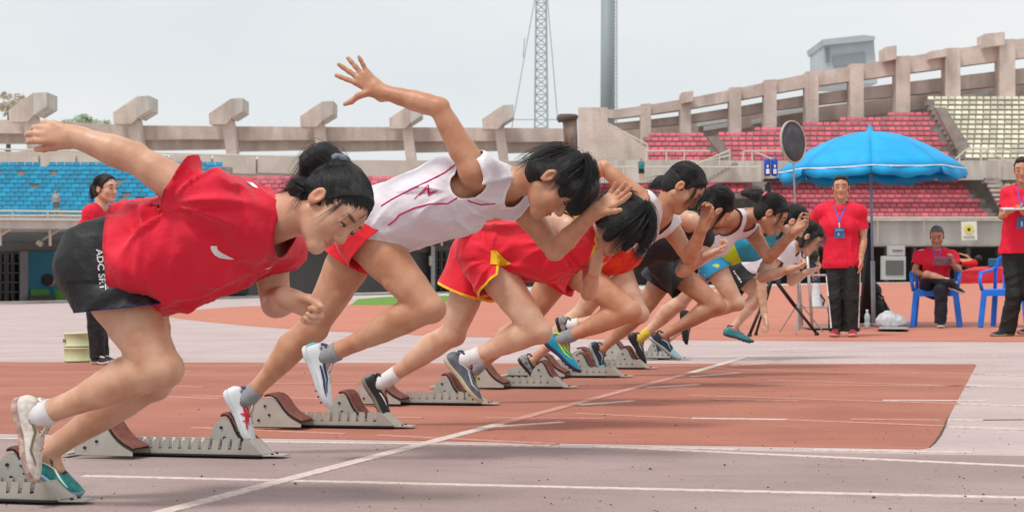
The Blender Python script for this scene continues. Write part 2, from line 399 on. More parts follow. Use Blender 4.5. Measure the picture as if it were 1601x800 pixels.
def hand(Fd, wr, d, n, side, curl=(.5, .5, .5, .5), thumb=(.6, .3), spread=.12, s=1.0, k=.006):
    """palm, four jointed fingers of unequal length and a thumb leaving the side of the palm; n points out of the palm, side to the thumb"""
    d, n = unit(d), A(n); n = unit(n-d*(n@d)); t = unit(np.cross(d, n)); t = t if t@A(side) > 0 else -t
    pc = A(wr)+d*.045*s
    Fd.cone(A(wr)-d*.02*s, A(wr)+d*.02*s, .0235*s, .024*s, .012, t, 1.25)
    for x, l in ((.026, .074), (.009, .080), (-.008, .076), (-.024, .068)):
        Fd.cone(A(wr)+d*.012*s+t*x*.55*s, A(wr)+d*l*s+t*x*s, .0135*s, .0118*s, .012)
    base = [(.029, .082, .068, .0090), (.0095, .087, .076, .0092), (-.0095, .083, .071, .0088), (-.0265, .074, .056, .0078)]
    for i, (x, l, ln, r) in enumerate(base):
        a = curl[i]*.75; p = A(wr)+d*l*s+t*x*s; sp = spread*(1.3-i)*1.0; dd = unit(d+t*sp); r *= s
        for j, (f, rr) in enumerate(((.45, 1), (.30, .93), (.25, .86))):
            v = dd*math.cos(a)+n*math.sin(a); e = p+v*ln*f*s
            Fd.cone(p, e, r*rr, r*rr*.94, k if j else .008); p = e; a += curl[i]*(1.05 if j == 0 else .7)
    p = A(wr)+d*.018*s+t*.022*s+n*.006*s; v = unit(d*math.cos(thumb[0])+t*math.sin(thumb[0])+n*.25)
    e = p+v*.044*s; Fd.cone(p, e, .0135*s, .0115*s, .012); v2 = unit(v*math.cos(thumb[1])+unit(d+n*.8)*math.sin(thumb[1]))
    e2 = e+v2*.031*s; Fd.cone(e, e2, .011*s, .0098*s, .006); Fd.cone(e2, e2+unit(v2+d*.3)*.024*s, .0098*s, .0075*s, .006)
def torso(Fd, J, g=1.0, infl=0, k=.03, w=None, male=False, belly=0):
    w = J['w']; pel, ch, nk = A(J['pel']), A(J['chest']), A(J['neck']); ax = unit(ch-pel); fr = unit(np.cross(w, ax))
    fr = fr if fr@A(J['front']) > 0 else -fr; J['fr'] = fr; J['ax'] = ax
    Fd.cone(pel-ax*.01, pel+ax*.07, .094*g, .086*g, k, w, 1.42, infl)
    mid = lerp(pel, ch, .55)+A(J.get('bow', (0, 0, 0)))
    Fd.cone(pel+ax*.07, mid, .084*g+belly, .086*g+belly*.7, k, w, 1.36 if not male else 1.5, infl)
    Fd.cone(mid, ch, .088*g, .102*g, k, w, 1.38, infl)
    up = lerp(ch, nk, .62); Fd.cone(ch, up, .102*g, .070*g, k, w, 1.5, infl)
    if not male:
        for x in (-1, 1): Fd.ball(lerp(pel, ch, .93)+fr*.062*g+w*.062*x*g, .048*g, .04, infl=infl)
    for x in 'RL':
        hp_ = A(J['hip'+x]); Fd.ball(hp_-fr*.035*g+ax*.005, .082*g, .035, infl=infl)
def shoulders(Fd, J, g=1.0, infl=0, k=.035):
    nk = A(J['neck'])
    for x in 'RL':
        sh = A(J['sh'+x]); Fd.cone(lerp(nk, J['chest'], .12), sh, .040*g, .047*g, k, infl=infl); Fd.cone(lerp(nk, J['chest'], .6), sh, .055*g, .046*g, k, infl=infl)
def leg(Fd, J, x, g=1.0, infl=0, k=.02, back=None):
    h, kn, an = A(J['hip'+x]), A(J['knee'+x]), A(J['ank'+x]); t = kn-h; s = an-kn
    limb(Fd, [h, lerp(h, kn, .3), lerp(h, kn, .7), kn], [.090*g, .082*g, .064*g, .052*g], k, infl)
    fd = A(J['front']); b = unit(np.cross(unit(t), unit(s))); ts = unit(t); nb = -(ts-unit(s)*(ts@unit(s))); nb = unit(nb) if np.linalg.norm(nb) > .05 else -fd
    fw = -nb
    bk = lerp(kn, an, .3)+nb*.018
    limb(Fd, [kn, lerp(kn, an, .25), lerp(kn, an, .45), lerp(kn, an, .7), lerp(kn, an, .85), an], [.049*g, .047*g, .043*g, .034*g, .030*g, .029*g], .012, infl)
    limb(Fd, [lerp(kn, an, .1)+nb*.01, bk, lerp(kn, an, .55)+nb*.008], [.040*g, .050*g, .034*g], .03, infl)
    Fd.ball(kn+unit(unit(t)-unit(s))*.016*g, .040*g, .025, infl=infl)
    if not infl:
        sd = unit(np.cross(t, nb)); qd = -nb*1.0 if t@t else nb
        tf = unit(t); ff = fd-tf*(fd@tf); ff = -unit(nb-tf*(nb@tf)) if np.linalg.norm(nb-tf*(nb@tf)) > .05 else unit(ff)
        for sg in (-1, 1):
            Fd.cone(lerp(h, kn, .55)+ff*.030*g+sd*sg*.030*g, lerp(h, kn, .86)+ff*.022*g+sd*sg*.026*g, .036*g, .026*g, .012)      # quadriceps heads
            Fd.cone(lerp(h, kn, .72)-ff*.030*g+sd*sg*.024*g, kn-ff*.026*g+sd*sg*.026*g, .022*g, .010*g, .014)                       # hamstring tendons
            Fd.cone(lerp(kn, an, .16)+nb*.026+sd*sg*.016*g, lerp(kn, an, .44)+nb*.020+sd*sg*.014*g, .030*g, .020*g, .010)           # calf heads
        Fd.cone(lerp(kn, an, .6)+nb*.016, an+nb*.024, .014*g, .009*g, .010)                                                             # heel tendon
        Fd.ball(kn+ff*.034*g-tf*.0, .020*g, .012)
        for sg in (-1, 1): Fd.ball(an+sd*sg*.021*g, .011*g, .010)                                                                        # ankle bones
    if not infl and J.get('toe'+x) is not None: Fd.cone(an, lerp(an, J['toe'+x], .5), .027*g, .016*g, .015)
def arm(Fd, J, x, g=1.0, infl=0, k=.018):
    sh, el, wr = A(J['sh'+x]), A(J['el'+x]), A(J['wr'+x])
    limb(Fd, [sh, lerp(sh, el, .3), lerp(sh, el, .75), el], [.050*g, .045*g, .038*g, .0345*g], k, infl)
    if not infl:
        td = unit(np.cross(el-sh, wr-el)+1e-6); bd = unit(np.cross(td, el-sh)); bd = bd if bd@(wr-el) > 0 else -bd
        Fd.cone(lerp(sh, el, .35)+bd*.014*g, lerp(sh, el, .70)+bd*.010*g, .034*g, .026*g, .012); Fd.cone(lerp(sh, el, .2)-bd*.014*g, lerp(sh, el, .65)-bd*.010*g, .036*g, .024*g, .012)
        Fd.ball(el-bd*.022*g, .016*g, .012); Fd.ball(wr-td*.014*g, .012*g, .008)
    limb(Fd, [el, lerp(el, wr, .2), lerp(el, wr, .4), lerp(el, wr, .65), lerp(el, wr, .85), wr], [.0345*g, .0365*g, .0355*g, .0295*g, .0255*g, .0245*g], .010, infl)
def bounds(J, pad=.13, keys=None):
    P_ = np.array([A(J[k]) for k in (keys or [k for k in J if k[:3] in ('hip', 'kne', 'ank', 'toe', 'shR', 'shL', 'elR', 'elL', 'wrR', 'wrL', 'nec', 'che', 'pel', 'hea')])])
    return P_.min(0)-pad, P_.max(0)+pad
def build_body(J, H, vox, m, root, g=1.0, hands=(None, None), male=False, belly=0, ag=1.0, lg=1.0, name='body', hs=1.0):
    J['head'] = H['c']; lo, hi = bounds(J, .15); Fd = Field(lo, hi, vox)
    torso(Fd, J, g, male=male, belly=belly); shoulders(Fd, J, g)
    for x in 'RL':
        leg(Fd, J, x, g*lg); arm(Fd, J, x, g*ag)
    add_head(Fd, H, J['neck'], g, male, J.get('nr', .05))
    for x, hd in zip('RL', hands):
        if hd: hand(Fd, J['wr'+x], hd['d'], hd['n'], hd['s'], hd.get('c', (.5,)*4), hd.get('t', (.6, .3)), hd.get('sp', .1), hs)
    V, Q = Fd.surface(); V = smooth_mesh(V, Q, 2)
    tint = np.ones((len(V), 3)); q = ((V-H['c'])@H['M'])/H['s']
    def spot(c, r, col, p=1.0):
        d = np.linalg.norm((q-A(c))/A(r), axis=1); f = np.clip((1.15-d)/.3, 0, 1)*p; tint[:] = tint*(1-f[:, None])+np.array(col)*f[:, None]
    spot((0, .094, -.058), (.024, .016, .011), (.82, .50, .50), .85)
    for x in (-1, 1):
        spot((.034*x, .088, .037), (.021, .02, .0055), (.22, .17, .16), 1.0)
        spot((.045*x, .07, -.02), (.03, .03, .028), (1.0, .86, .84), .6); spot((.082*x, -.01, 0), (.02, .03, .04), (1, .82, .80), .6)
    for x in 'RL':
        for kk, r in (('knee', .07), ('el', .05), ('wr', .03)):
            d = np.linalg.norm(V-A(J[kk+x]), axis=1)/r; f = np.clip(1-d, 0, 1)[:, None]*.35; tint = tint*(1-f)+np.array((.95, .74, .70))*f
        if J.get('handc'+x) is not None: pass
    o = npmesh(name, V, Q, m, root, {'tint': tint})
    return o
def eyes(H, root, closed=.5):
    q = lambda x, y, z: Vector(hp(H, x, y, z)); z = H['s']
    for x in (-1, 1):
        MB().lathe([(0, -.0095*z), (.006*z, -.0075*z), (.0092*z, -.003*z), (.0097*z, .001*z), (.0085*z, .0046*z), (.0052*z, .0083*z), (0, .0097*z)], n=12, M=Matrix.Translation(q(.031*x, .0805, .009)) @ Matrix(H['M'].tolist()).to_4x4() @ Matrix.Rotation(R(-90), 4, 'X')).build('eye', EYEW, root, True)
        MB().lathe([(0, .0103*z), (.0035*z, .0098*z), (.0052*z, .0088*z)], n=12, M=Matrix.Translation(q(.031*x, .0805, .009)) @ Matrix(H['M'].tolist()).to_4x4() @ Matrix.Rotation(R(-90-18*closed), 4, 'X')).build('iris', IRIS, root, True)
        pts = [q(x*(.031+d*.0165), .0915-abs(d)**2*.010, .0145-closed*.006-abs(d)**2*.004-(.002 if d < 0 else 0)) for d in (-1, -.6, -.2, .2, .6, 1)]
        MB().tube(pts, [.0006*z, .0014*z, .0017*z, .0017*z, .0015*z, .0007*z], 5).build('eyelash', LASH, root, True)
        MB().tube([q(x*(.031+d*.0165), .0925-abs(d)**2*.011, .0185-closed*.005-abs(d)**2*.005) for d in (-1, -.5, 0, .5, 1)], .0014*z, 5).build('eyelid', LASH if 0 else MATS.get('lidskin') or mat('lidskin', (.62, .42, .34), .5), root, True)
# hair: a close cap cut at the hairline, extra masses, and strands combed over it
def hairstyle(H, root, vox=.005, masses=(), strands=(), cap=1.0, line=None, m=None, bob=False, fine=1.0, name='hair', axis=(0, -1, .45)):
    m = m or HAIR; z = H['s']; M = H['M']; q = lambda x, y, zz: hp(H, x, y, zz)
    pts = [q(0, -.012, .036)]+[q(*b[0]) for b in masses]+[q(*b[1]) for b in masses if len(b) > 4]
    pts = np.array(pts); Fd = Field(pts.min(0)-.15, pts.max(0)+.15, vox)
    Fd.ball(q(0, -.014, .038), A((.080, .102, .090))*z*cap, 0, M); Fd.ball(q(0, .022, .036), A((.073, .074, .076))*z*cap, .02, M)
    Fd.ball(q(0, -.045, -.02), A((.066, .062, .07))*z*cap, .03, M)
    line = line or [((0, .066, .082), (0, .85, -.5)), ((0, .022, .0), (0, .92, -.38))]
    for c, n in line:                   # hairline: keep what lies behind both planes
        sl, g = Fd.sub(Fd.lo, Fd.lo+Fd.n*vox); Fd.put(sl, (g-q(*c))@unit(M@A(n)), .012*0, 'clip') if 0 else Fd.D.__setitem__(sl, np.maximum(Fd.D[sl], (g-q(*c))@unit(M@A(n))))
    for x in (-1, 1): Fd.ball(q(.085*x, -.002, -.004), A((.03, .024, .034))*z, .008, M, op='sub') if not bob else None
    for b in masses:                    # (from, to, r, r) in the head's frame
        if len(b) == 2: Fd.ball(q(*b[0]), A(b[1])*z, .015, M)
        else: Fd.cone(q(*b[0]), q(*b[1]), b[2]*z, b[3]*z, .02)
    V, Q = Fd.surface(); V = smooth_mesh(V, Q, 1); N = normals(V, Q); c = (V-H['c'])@M
    ang = np.arctan2(c[:, 0], c[:, 2]); V = V+N*((noise(np.stack([ang*9, c[:, 1]*12, c[:, 2]*8], 1))-.5)*.006+(noise(np.stack([c[:, 0]*260, c[:, 1]*30, c[:, 2]*60], 1))-.5)*.0025)[:, None]*z
    tie = unit(A(axis)); e1 = unit(np.cross(tie, (1, .01, 0))); e2 = np.cross(tie, e1); cc = (V-H['c'])@M-A((0, -.014, .03)); ph = np.arctan2(cc@e1, cc@e2); rr_ = np.hypot(cc@e1, cc@e2)
    o = npmesh(name, V, Q, m, root, {'flow': np.stack([np.cos(ph)*60, np.sin(ph)*60, cc@tie/z*9+rr_*0], 1)})
    if strands:
        mb = MB(); rnd = random.Random(len(root.name)+int(H['c'][0]*1000) % 97)
        for (a, b, c_, n, wd, jit, *wr_) in strands:
            wrap = bool(wr_)      # start, control, end in head frame; n strands, width, scatter
            for k in range(n):
                j = lambda: A((rnd.gauss(0, jit), rnd.gauss(0, jit), rnd.gauss(0, jit)))
                j0 = j(); p0, p1, p2 = A(a)+j0, A(b)+j0*1.1+j()*.3, A(c_)+j0*1.2+j()*.8; pts = []
                for i in range(7):
                    t = i/6; v = (1-t)**2*p0+2*t*(1-t)*p1+t*t*p2
                    if wrap: w_ = (v-A((0, -.014, .038)))/(A((.0805, .1025, .0905))*cap); l_ = np.linalg.norm(w_); v = A((0, -.014, .038))+w_/max(l_, .3)*A((.0805, .1025, .0905))*cap*(1.005+.012*math.sin(math.pi*t)*(k % 3))
                    pts.append(Vector(q(*v)))
                mb.tube(pts, [wd*z*(1-.8*(i/6)**1.5) for i in range(7)], 3, False)
        mb.build('hair_strands', STRAND if m is HAIR else m, root, True)['kind'] = 'stuff'
    return o
# clothes
MASK = {}
def near_(V, c0, f, rad):
    if rad > 5: return np.ones(len(V), bool)
    if MASK.get(id(f)) is not None: return MASK[id(f)](V)
    n = np.array([float(f(c0[None]+np.eye(3, dtype=np.float32)[a]*.01)[0])/.01 for a in range(3)]); q = V-c0; t = np.clip(q@n, -.08, 1.2); return np.linalg.norm(q-t[:, None]*n, axis=1) < rad
def garment(name, J, vox, m, root, prims, cuts=(), wr=.004, wscale=9, wdir=None, attrs=None, thick=.003, lohi=None, seed=0, fold=1.0, radial=()):
    """cloth grown from the same masses as the body; cuts are openings (centre, outward normal, radius) or (a, b, r) capsules"""
    lo, hi = lohi; Fd = Field(lo, hi, vox); prims(Fd)
    cf = []; MASK.clear()
    for c in cuts:
        if c[0] == 'plane': cf.append(((lambda p, c=c: (p-A(c[1]))@unit(c[2])), A(c[1]), c[3])); MASK[id(cf[-1][0])] = c[4] if len(c) > 4 else None
        else: cf.append(((lambda p, c=c: -cone(p, c[1], c[2], c[3], c[4], *(c[5:7] if len(c) > 5 else ()))), None, 0))
    V, Q = Fd.surface(); V = smooth_mesh(V, Q, 1); N = normals(V, Q)
    # folds run along wdir
    wd = unit(wdir if wdir is not None else J['ax']); b1 = unit(np.cross(wd, J['w'])); b2 = np.cross(wd, b1)
    B_ = np.stack([V@wd, V@b1, V@b2], 1); warp = np.stack([noise(V*4.5+seed+k*9) for k in range(3)], 1)-.5; lo_ = noise(V*3.2+seed+31)
    def ridge(q, p=1.6): return (1-np.abs(2*noise(q)-1))**p
    u1 = B_*A((wscale*.30, wscale, wscale))+warp*1.8*fold+seed*7.3; a2 = .7; R2 = np.stack([B_[:, 0]*math.cos(a2)+B_[:, 1]*math.sin(a2), -B_[:, 0]*math.sin(a2)+B_[:, 1]*math.cos(a2), B_[:, 2]], 1)
    u2 = R2*A((wscale*.4, wscale*1.7, wscale*1.7))+warp*1.5*fold+seed*3.1+11
    h = ridge(u1)*.9+ridge(u2, 2.2)*.55*np.clip(lo_*2-.4, 0, 1)+ridge(u1*2.1+4, 2)*.22; V = V+N*((h-.62)*wr)[:, None]
    for c0, amp, fq, reach in radial:   # tension folds that fan out from an armpit or a hip crease
        q = V-A(c0); r = np.hypot(q[:, 0], q[:, 2]); th = np.arctan2(q[:, 2], q[:, 0])+noise(V*5+seed+77)*.35
        w = np.clip((r-.03)/.07, 0, 1)*np.exp(-np.maximum(r-.08, 0)/reach); V = V+N*(((ridge(np.stack([th*fq, r*2.2, q[:, 1]*3], 1)+seed+3, 1.3)-.45)*amp)*w)[:, None]
    for f, c0, rad in cf:               # clip along each opening and draw the edge of the cloth onto it
        v = f(V); ok = np.ones(len(V), bool) if c0 is None else near_(V, c0, f, rad)
        v = np.where(ok, v, -1.); V, Q, u_ = clean(V, Q, (v[Q] < 0).any(1)); v = v[u_]; N = normals(V, Q); e = 1e-3
        for it in range(2):
            mv = v > 0; gr = np.stack([(f(V+np.eye(3)[a]*e)-f(V))/e for a in range(3)], 1); gt = gr-N*(gr*N).sum(1, keepdims=True)
            g2_ = np.maximum((gt*gt).sum(1, keepdims=True), .25); st = gt*(v[:, None])/g2_; ln = np.linalg.norm(st, axis=1, keepdims=True)+1e-9; st = st*np.minimum(1, vox*1.8/ln); V = V-np.where(mv[:, None], st, 0); v = np.where(mv, np.maximum(f(V), 1e-9), v)
        cnt = {}
    hem = np.full(len(V), 9.)
    for f, c0, rad in cf:
        hv = np.abs(f(V)); hem = np.minimum(hem, hv if c0 is None else np.where(near_(V, c0, f, rad), hv, 9.))
    at = {'hem': hem}
    for k, fn in (attrs or {}).items(): at[k] = fn(V)
    o = npmesh(name, V, Q, m, root, at); md = o.modifiers.new('thickness', 'SOLIDIFY'); md.thickness = thick; md.offset = -1
    return o
def cloth(name, rgb, rough=.75, **k): return mat(name, rgb, rough=rough, noise=.05, scale=6, bump=.25, bscale=900, sheen=.15, bump2=.25, b2scale=26, **k)
# shoes
def shoe(root, an, toe, up, L=.26, upper=None, sole=None, trim=None, heelc=None, lace=None, stripes=None, spikes=True, sock=None, sockh=.07, W=.047, lr=.031, leg_dir=None, sidez=None, side=None, toecol=None):
    """running spike: an = ankle joint, toe = direction of the foot, up = top of the foot"""
    f = unit(toe); u = A(up); u = unit(u-f*(u@f)); r = np.cross(f, u); O = A(an)-u*.078-f*.055
    k = L/.26
    pt = lambda x, y, z: tuple(O+f*x*k+r*y*k+u*z*k)
    # sections along the foot: x, half width, top height, sole bottom
    S = [(-.012, .012, .045, .012), (-.004, .026, .066, .004), (.018, .033, .078, .0), (.045, .034, .080, 0), (.075, .033, .082, .001), (.100, .035, .072, .003), (.125, .039, .062, .001), (.160, .044, .050, -.002), (.195, .044, .042, -.001), (.222, .038, .034, .003), (.240, .027, .027, .009), (.250, .012, .020, .014)]
    bend = J_bend = 0
    n = 14; vs = []; fs = []
    for (x, w, t, b) in S:
        for i in range(n+1):
            a = math.pi*i/n; c_, s_ = math.cos(a), math.sin(a)
            y = w*(abs(c_)**.75)*(1 if c_ > 0 else -1); zz = b+.010+(t-b-.010)*(s_**.8)
            y += -.006*math.sin(x*12) ; vs.append(pt(x, y, zz))
    for i in range(len(S)-1):
        for j in range(n):
            a = i*(n+1)+j; fs.append((a, a+1, a+n+2, a+n+1))
    fs = [q for q in fs if not (2 <= q[0]//(n+1) <= 3 and 4 <= q[0] % (n+1) <= n-5)]
    o = mesh('shoe', vs, fs, upper, root, True)
    me = o.data
    if toecol: me.materials.append(toecol); [setattr(p, 'material_index', 1) for p in me.polygons if min(p.vertices)//(n+1) >= 7]
    if heelc: me.materials.append(heelc); ix = len(me.materials)-1; [setattr(p, 'material_index', ix) for p in me.polygons if min(p.vertices)//(n+1) <= 0]
    md = o.modifiers.new('sub', 'SUBSURF'); md.levels = md.render_levels = 1
    md = o.modifiers.new('t', 'SOLIDIFY'); md.thickness = .003; md.offset = 0
    # sole
    mb = MB(); top = []; bot = []
    for (x, w, t, b) in S:
        for sgn in (1,): pass
    m = len(S); vv = []; 
    for (x, w, t, b) in S:
        y0 = -.006*math.sin(x*12)
        vv += [pt(x, y0+(w+.003), b+.016), pt(x, y0+(w+.002), b+.002), pt(x, y0+w*.8, b-.004), pt(x, y0-w*.8, b-.004), pt(x, y0-(w+.002), b+.002), pt(x, y0-(w+.003), b+.016)]
    ff = []
    for i in range(m-1):
        for j in range(5): ff.append((6*i+j, 6*i+j+1, 6*i+7+j, 6*i+6+j))
        ff.append((6*i+5, 6*i, 6*i+6, 6*i+11))
    ff += [tuple(range(6)), tuple(range(6*m-6, 6*m))[::-1]]
    so = MB().add(vv, ff).build('sole', sole, o, True)
    if spikes:
        mb = MB()
        for x, y in ((.215, .02), (.215, -.02), (.19, .032), (.19, -.032), (.165, .03), (.165, -.03), (.14, .0)):
            a = Vector(pt(x, y, -.003)); b = Vector(pt(x, y, -.011)); mb.tube([a, b], [.0045*k, .002*k], 6)
        mb.build('spikes', MATS['dark rubber'], so)['kind'] = 'stuff'
    # laces and tongue
    if lace:
        mb = MB(); zt = lambda x: np.interp(x, [q[0] for q in S], [q[2] for q in S])
        xs = [.092, .108, .124, .140, .156]
        for i, x in enumerate(xs):
            for y0, y1 in ((-.017, .017),):
                x2 = xs[min(i+1, len(xs)-1)]
                for (xa, xb) in ((x, x2), (x2, x)):
                    pts = [pt(xa+(xb-xa)*t, y0+(y1-y0)*t-.006*math.sin(xa*12), zt(xa+(xb-xa)*t)+.003-abs(2*t-1)**2*.0035) for t in (0, .25, .5, .75, 1)]
                    mb.tube(pts, .0028*k, 5)
        for sg in (-1, 1):               # bow
            mb.tube([pt(.092, 0, .081), pt(.085, .022*sg, .090), pt(.10, .036*sg, .082), pt(.104, .030*sg, .072), pt(.094, .005*sg, .079)], .0023*k, 5)
            mb.tube([pt(.092, 0, .081), pt(.10, .026*sg, .084), pt(.115, .038*sg, .066)], .0022*k, 5)
        mb.build('laces', lace, o, True)
    if trim:                             # collar edge
        pts = []
        for a in range(17):
            t = 2*math.pi*a/16; x = .047+.041*math.cos(t); y = .027*math.sin(t); pts.append(pt(x, y, .078-.014*math.cos(2*t)*(-1 if 0 else 1)+.010*(math.cos(t)*-1 > .6)+.004))
        MB().tube(pts, .005*k, 6, False).build('collar', trim, o, True)
    if side is not None:                 # a design on the outer side, polylines in (x, height fraction) of the shoe
        for sg in (1, -1):
            for (pl, wd, mm) in side:
                mb = MB(); vs = []; fs = []
                xs = [q[0] for q in S]
                path = []
                for (xa, za), (xb, zb) in zip(pl[:-1], pl[1:]):
                    for i in range(5): path.append((xa+(xb-xa)*i/5, za+(zb-za)*i/5))
                path.append(pl[-1]); 
                def on(x, h, off):
                    w = np.interp(x, xs, [q[1] for q in S]); t = np.interp(x, xs, [q[2] for q in S]); b = np.interp(x, xs, [q[3] for q in S])
                    a = h*math.pi/2; y = (w*math.cos(a)**.75+off)*sg-.006*math.sin(x*12); zz = b+.010+(t-b-.010)*math.sin(a)**.8+off*math.sin(a); return pt(x, y, zz)
                for i, (x, h) in enumerate(path):
                    dx, dh = path[min(i+1, len(path)-1)][0]-path[max(i-1, 0)][0], (path[min(i+1, len(path)-1)][1]-path[max(i-1, 0)][1])*.06
                    l_ = math.hypot(dx, dh)+1e-9; ww = wd*(.35+.65*math.sin(math.pi*(i+.5)/len(path)))
                    ox, oh = -dh/l_*ww, dx/l_*ww/.06
                    vs += [on(x-ox, min(max(h-oh, .0), .98), .0042), on(x+ox, min(max(h+oh, .0), .98), .0042)]
                fs = [(2*i, 2*i+1, 2*i+3, 2*i+2) for i in range(len(path)-1)]
                mesh('side_stripe', vs, fs, mm, o, True)
    if sock:
        ld = unit(leg_dir); a = A(an)
        MB().tube([Vector(a+ld*(-.03)), Vector(a+ld*.0), Vector(a+ld*sockh*.5), Vector(a+ld*sockh), Vector(a+ld*(sockh+.002))], [lr+.004, lr+.0055, lr+.0045, lr+.0055, lr], 16).build('sock', sock, root, True)
    return o
# ---------------------------------------------------------------- ground
def track(name, rgb, rgb2, **k): return mat(name, rgb, rough=.85, rgb2=rgb2, scale=1.3, bump=.5, bscale=420, bump2=.15, b2scale=40, **k)
def ground_mat(name, rgb, dark, speck, dirt):
    m = mat(name, rgb, rough=.85, rgb2=dark, scale=1.4, bump=.7, bscale=260, bump2=.10, b2scale=30, stretch=(.6, 1, 1))
    n = m.node_tree.nodes; l = m.node_tree.links.new; b = n['Principled BSDF']; src = b.inputs['Base Color'].links[0].from_socket
    t = n.new('ShaderNodeTexCoord')
    for (sc, lo, hi, col, st) in ((240, .58, .66, speck, (1, 1, 1)), (9, .56, .80, dirt, (.35, 1, 1)), (3.5, .58, .80, dirt, (.6, 1, 1)), (75, .67, .71, speck, (.8, 1, 1)), (38, .72, .75, speck, (1, 1, 1))):
        mp_ = n.new('ShaderNodeMapping'); mp_.inputs['Scale'].default_value = st; l(t.outputs['Object'], mp_.inputs[0])
        z = n.new('ShaderNodeTexNoise'); z.inputs['Scale'].default_value = sc; z.inputs['Detail'].default_value = 3; l(mp_.outputs[0], z.inputs['Vector'])
        r = n.new('ShaderNodeMapRange'); r.inputs[1].default_value = lo; r.inputs[2].default_value = hi; r.inputs[4].default_value = .8; l(z.outputs['Fac'], r.inputs[0])
        x = n.new('ShaderNodeMix'); x.data_type = 'RGBA'; l(r.outputs[0], x.inputs['Factor']); l(src, x.inputs['A']); x.inputs['B'].default_value = (*lin(col), 1); src = x.outputs['Result']
    l(src, b.inputs['Base Color']); return m
M_GREY = ground_mat('worn grey-pink track rubber', (.66, .575, .56), (.60, .515, .50), (.34, .28, .27), (.55, .475, .46))
M_FAR = ground_mat('pale track rubber', (.765, .685, .675), (.715, .635, .625), (.58, .50, .49), (.66, .58, .57))
M_RED = ground_mat('red track rubber', (.70, .44, .36), (.63, .38, .305), (.38, .23, .20), (.58, .36, .305))
M_RED2 = ground_mat('bright red apron rubber', (.77, .485, .395), (.735, .455, .37), (.63, .385, .32), (.69, .425, .35))
M_LINE = mat('worn white track paint', (.86, .80, .77), rough=.8, rgb2=(.76, .68, .65), scale=35)
M_LINE2 = mat('faded track paint', (.78, .58, .52), rough=.8, rgb2=(.72, .50, .44), scale=25)
M_CONC = mat('pale ground concrete', (.78, .75, .73), rough=.9, noise=.05, scale=3)
def sheet(name, pts, z, m):
    n = len(pts); vs = [(p[0], p[1], z) for p in pts]+[(p[0], p[1], -.03 if z > -.01 else z-.01) for p in pts]
    o = mesh(name, vs, [tuple(range(n))]+[(i, i+n, (i+1) % n+n, (i+1) % n) for i in range(n)], m); o['kind'] = 'structure'
    if o.data.polygons[0].normal.z < 0: o.data.flip_normals()
    return o
g2 = lambda px, py: tuple(G(px, py)[:2])
sheet('ground', [(-1500, -60), (1500, -60), (1500, 2500), (-1500, 2500)], -.012, M_CONC)
y_near, y_far = G(700, 694).y, G(800, 568).y
XE = G(1490, 634).x
y_ap = G(1200, 531.5).y
sheet('track_surface', [(-120, -8), (60, -8), (60, G(1000, 458).y), (-120, G(100, 474).y*1.02)], -.006, M_FAR)
sheet('near_lanes', [(-30, -8), (40, -8), (40, y_near), (-30, y_near)], -.004, M_GREY)
sheet('red_track', [(-30, y_near), g2(1440, 699.5), g2(1453, 697), g2(1468, 682), g2(1480, 655), g2(1527, 568), (-30, y_far)], -.004, M_RED)
SEAM = mat('dark seam', (.28, .2, .19))
o = MB().tube([G(x, y)+Vector((0, 0, -.004)) for x, y in ((1453, 697), (1461, 690), (1470, 678), (1476, 666), (1480, 655), (1484, 647))], [.002, .004, .005, .005, .003, .001], 4).build('surface_seam', SEAM); o['kind'] = 'structure'
ap = [(252, 492), (262, 489), (300, 484), (380, 478.5), (480, 476.5), (560, 475.5), (640, 474)]
bot = [(1800, 534.5), (1601, 533.5), (1400, 532.5), (1200, 531.5), (1000, 530), (850, 528), (720, 525), (600, 521), (500, 516), (400, 509.5), (330, 503), (280, 497.5)]
sheet('red_apron', [g2(*p) for p in ap]+[g2(700, 462), g2(1000, 452), g2(1330, 443), g2(1800, 437)]+[g2(*p) for p in bot], 0.0, M_RED2)
M_GRASS = mat('mown grass', (.42, .60, .16), rough=.9, rgb2=(.30, .46, .12), scale=8)
gr = sheet('infield_grass', [g2(548, 476.5), g2(560, 467.5), g2(600, 464), g2(700, 462), g2(705, 470), g2(660, 476.5)], .004, M_GRASS)
gr['kind'] = 'structure'
# painted lines: start line, lane lines, bend lines that cross them
LINES = []
def line(a, b, w, m=M_LINE, z=-.0015, lane=False, name='lane_line'):
    A_, B_ = G(*a), G(*b)
    if lane: A_.y = B_.y = (A_.y+B_.y)/2
    d = (B_-A_).normalized(); s = Vector((-d.y, d.x, 0))*w/2
    n = max(2, int((B_-A_).length/.4)); vs = []; fs = []; r = random.Random(int(a[0]*7+b[1]))
    for i in range(n+1):
        p = A_.lerp(B_, i/n); j = r.uniform(-.03, .03)*w*4; vs += [(p-s*(1+j)).to_tuple()[:2]+(z,), (p+s*(1-j)).to_tuple()[:2]+(z,)]
    fs = [(2*i, 2*i+1, 2*i+3, 2*i+2) for i in range(n)]
    k = len(vs); vs += [(v[0], v[1], -.012) for v in vs]; fs += [(2*i, 2*i+2, 2*i+2+k, 2*i+k) for i in range(n)]+[(2*i+1, 2*i+1+k, 2*i+3+k, 2*i+3) for i in range(n)]+[(0, 1, 1+k, k), (2*n, 2*n+k, 2*n+1+k, 2*n+1)]
    o = mesh(name, vs, fs, m); o['kind'] = 'structure'
    if o.data.polygons[0].normal.z < 0: o.data.flip_normals()
    return o
line((238, 803), (780, 662), .062, M_LINE, .0, name='start_line'); line((780, 662), (1080, 582), .062, M_LINE2, .0, name='start_line'); line((1080, 582), (1166, 557.5), .062, M_LINE, .0, name='start_line')
line((130, 742), (1700, 778), .05, z=-.002)
line((-40, 683), (860, 694.6), .045, z=-.002); line((930, 696), (1700, 731), .05, z=-.002)
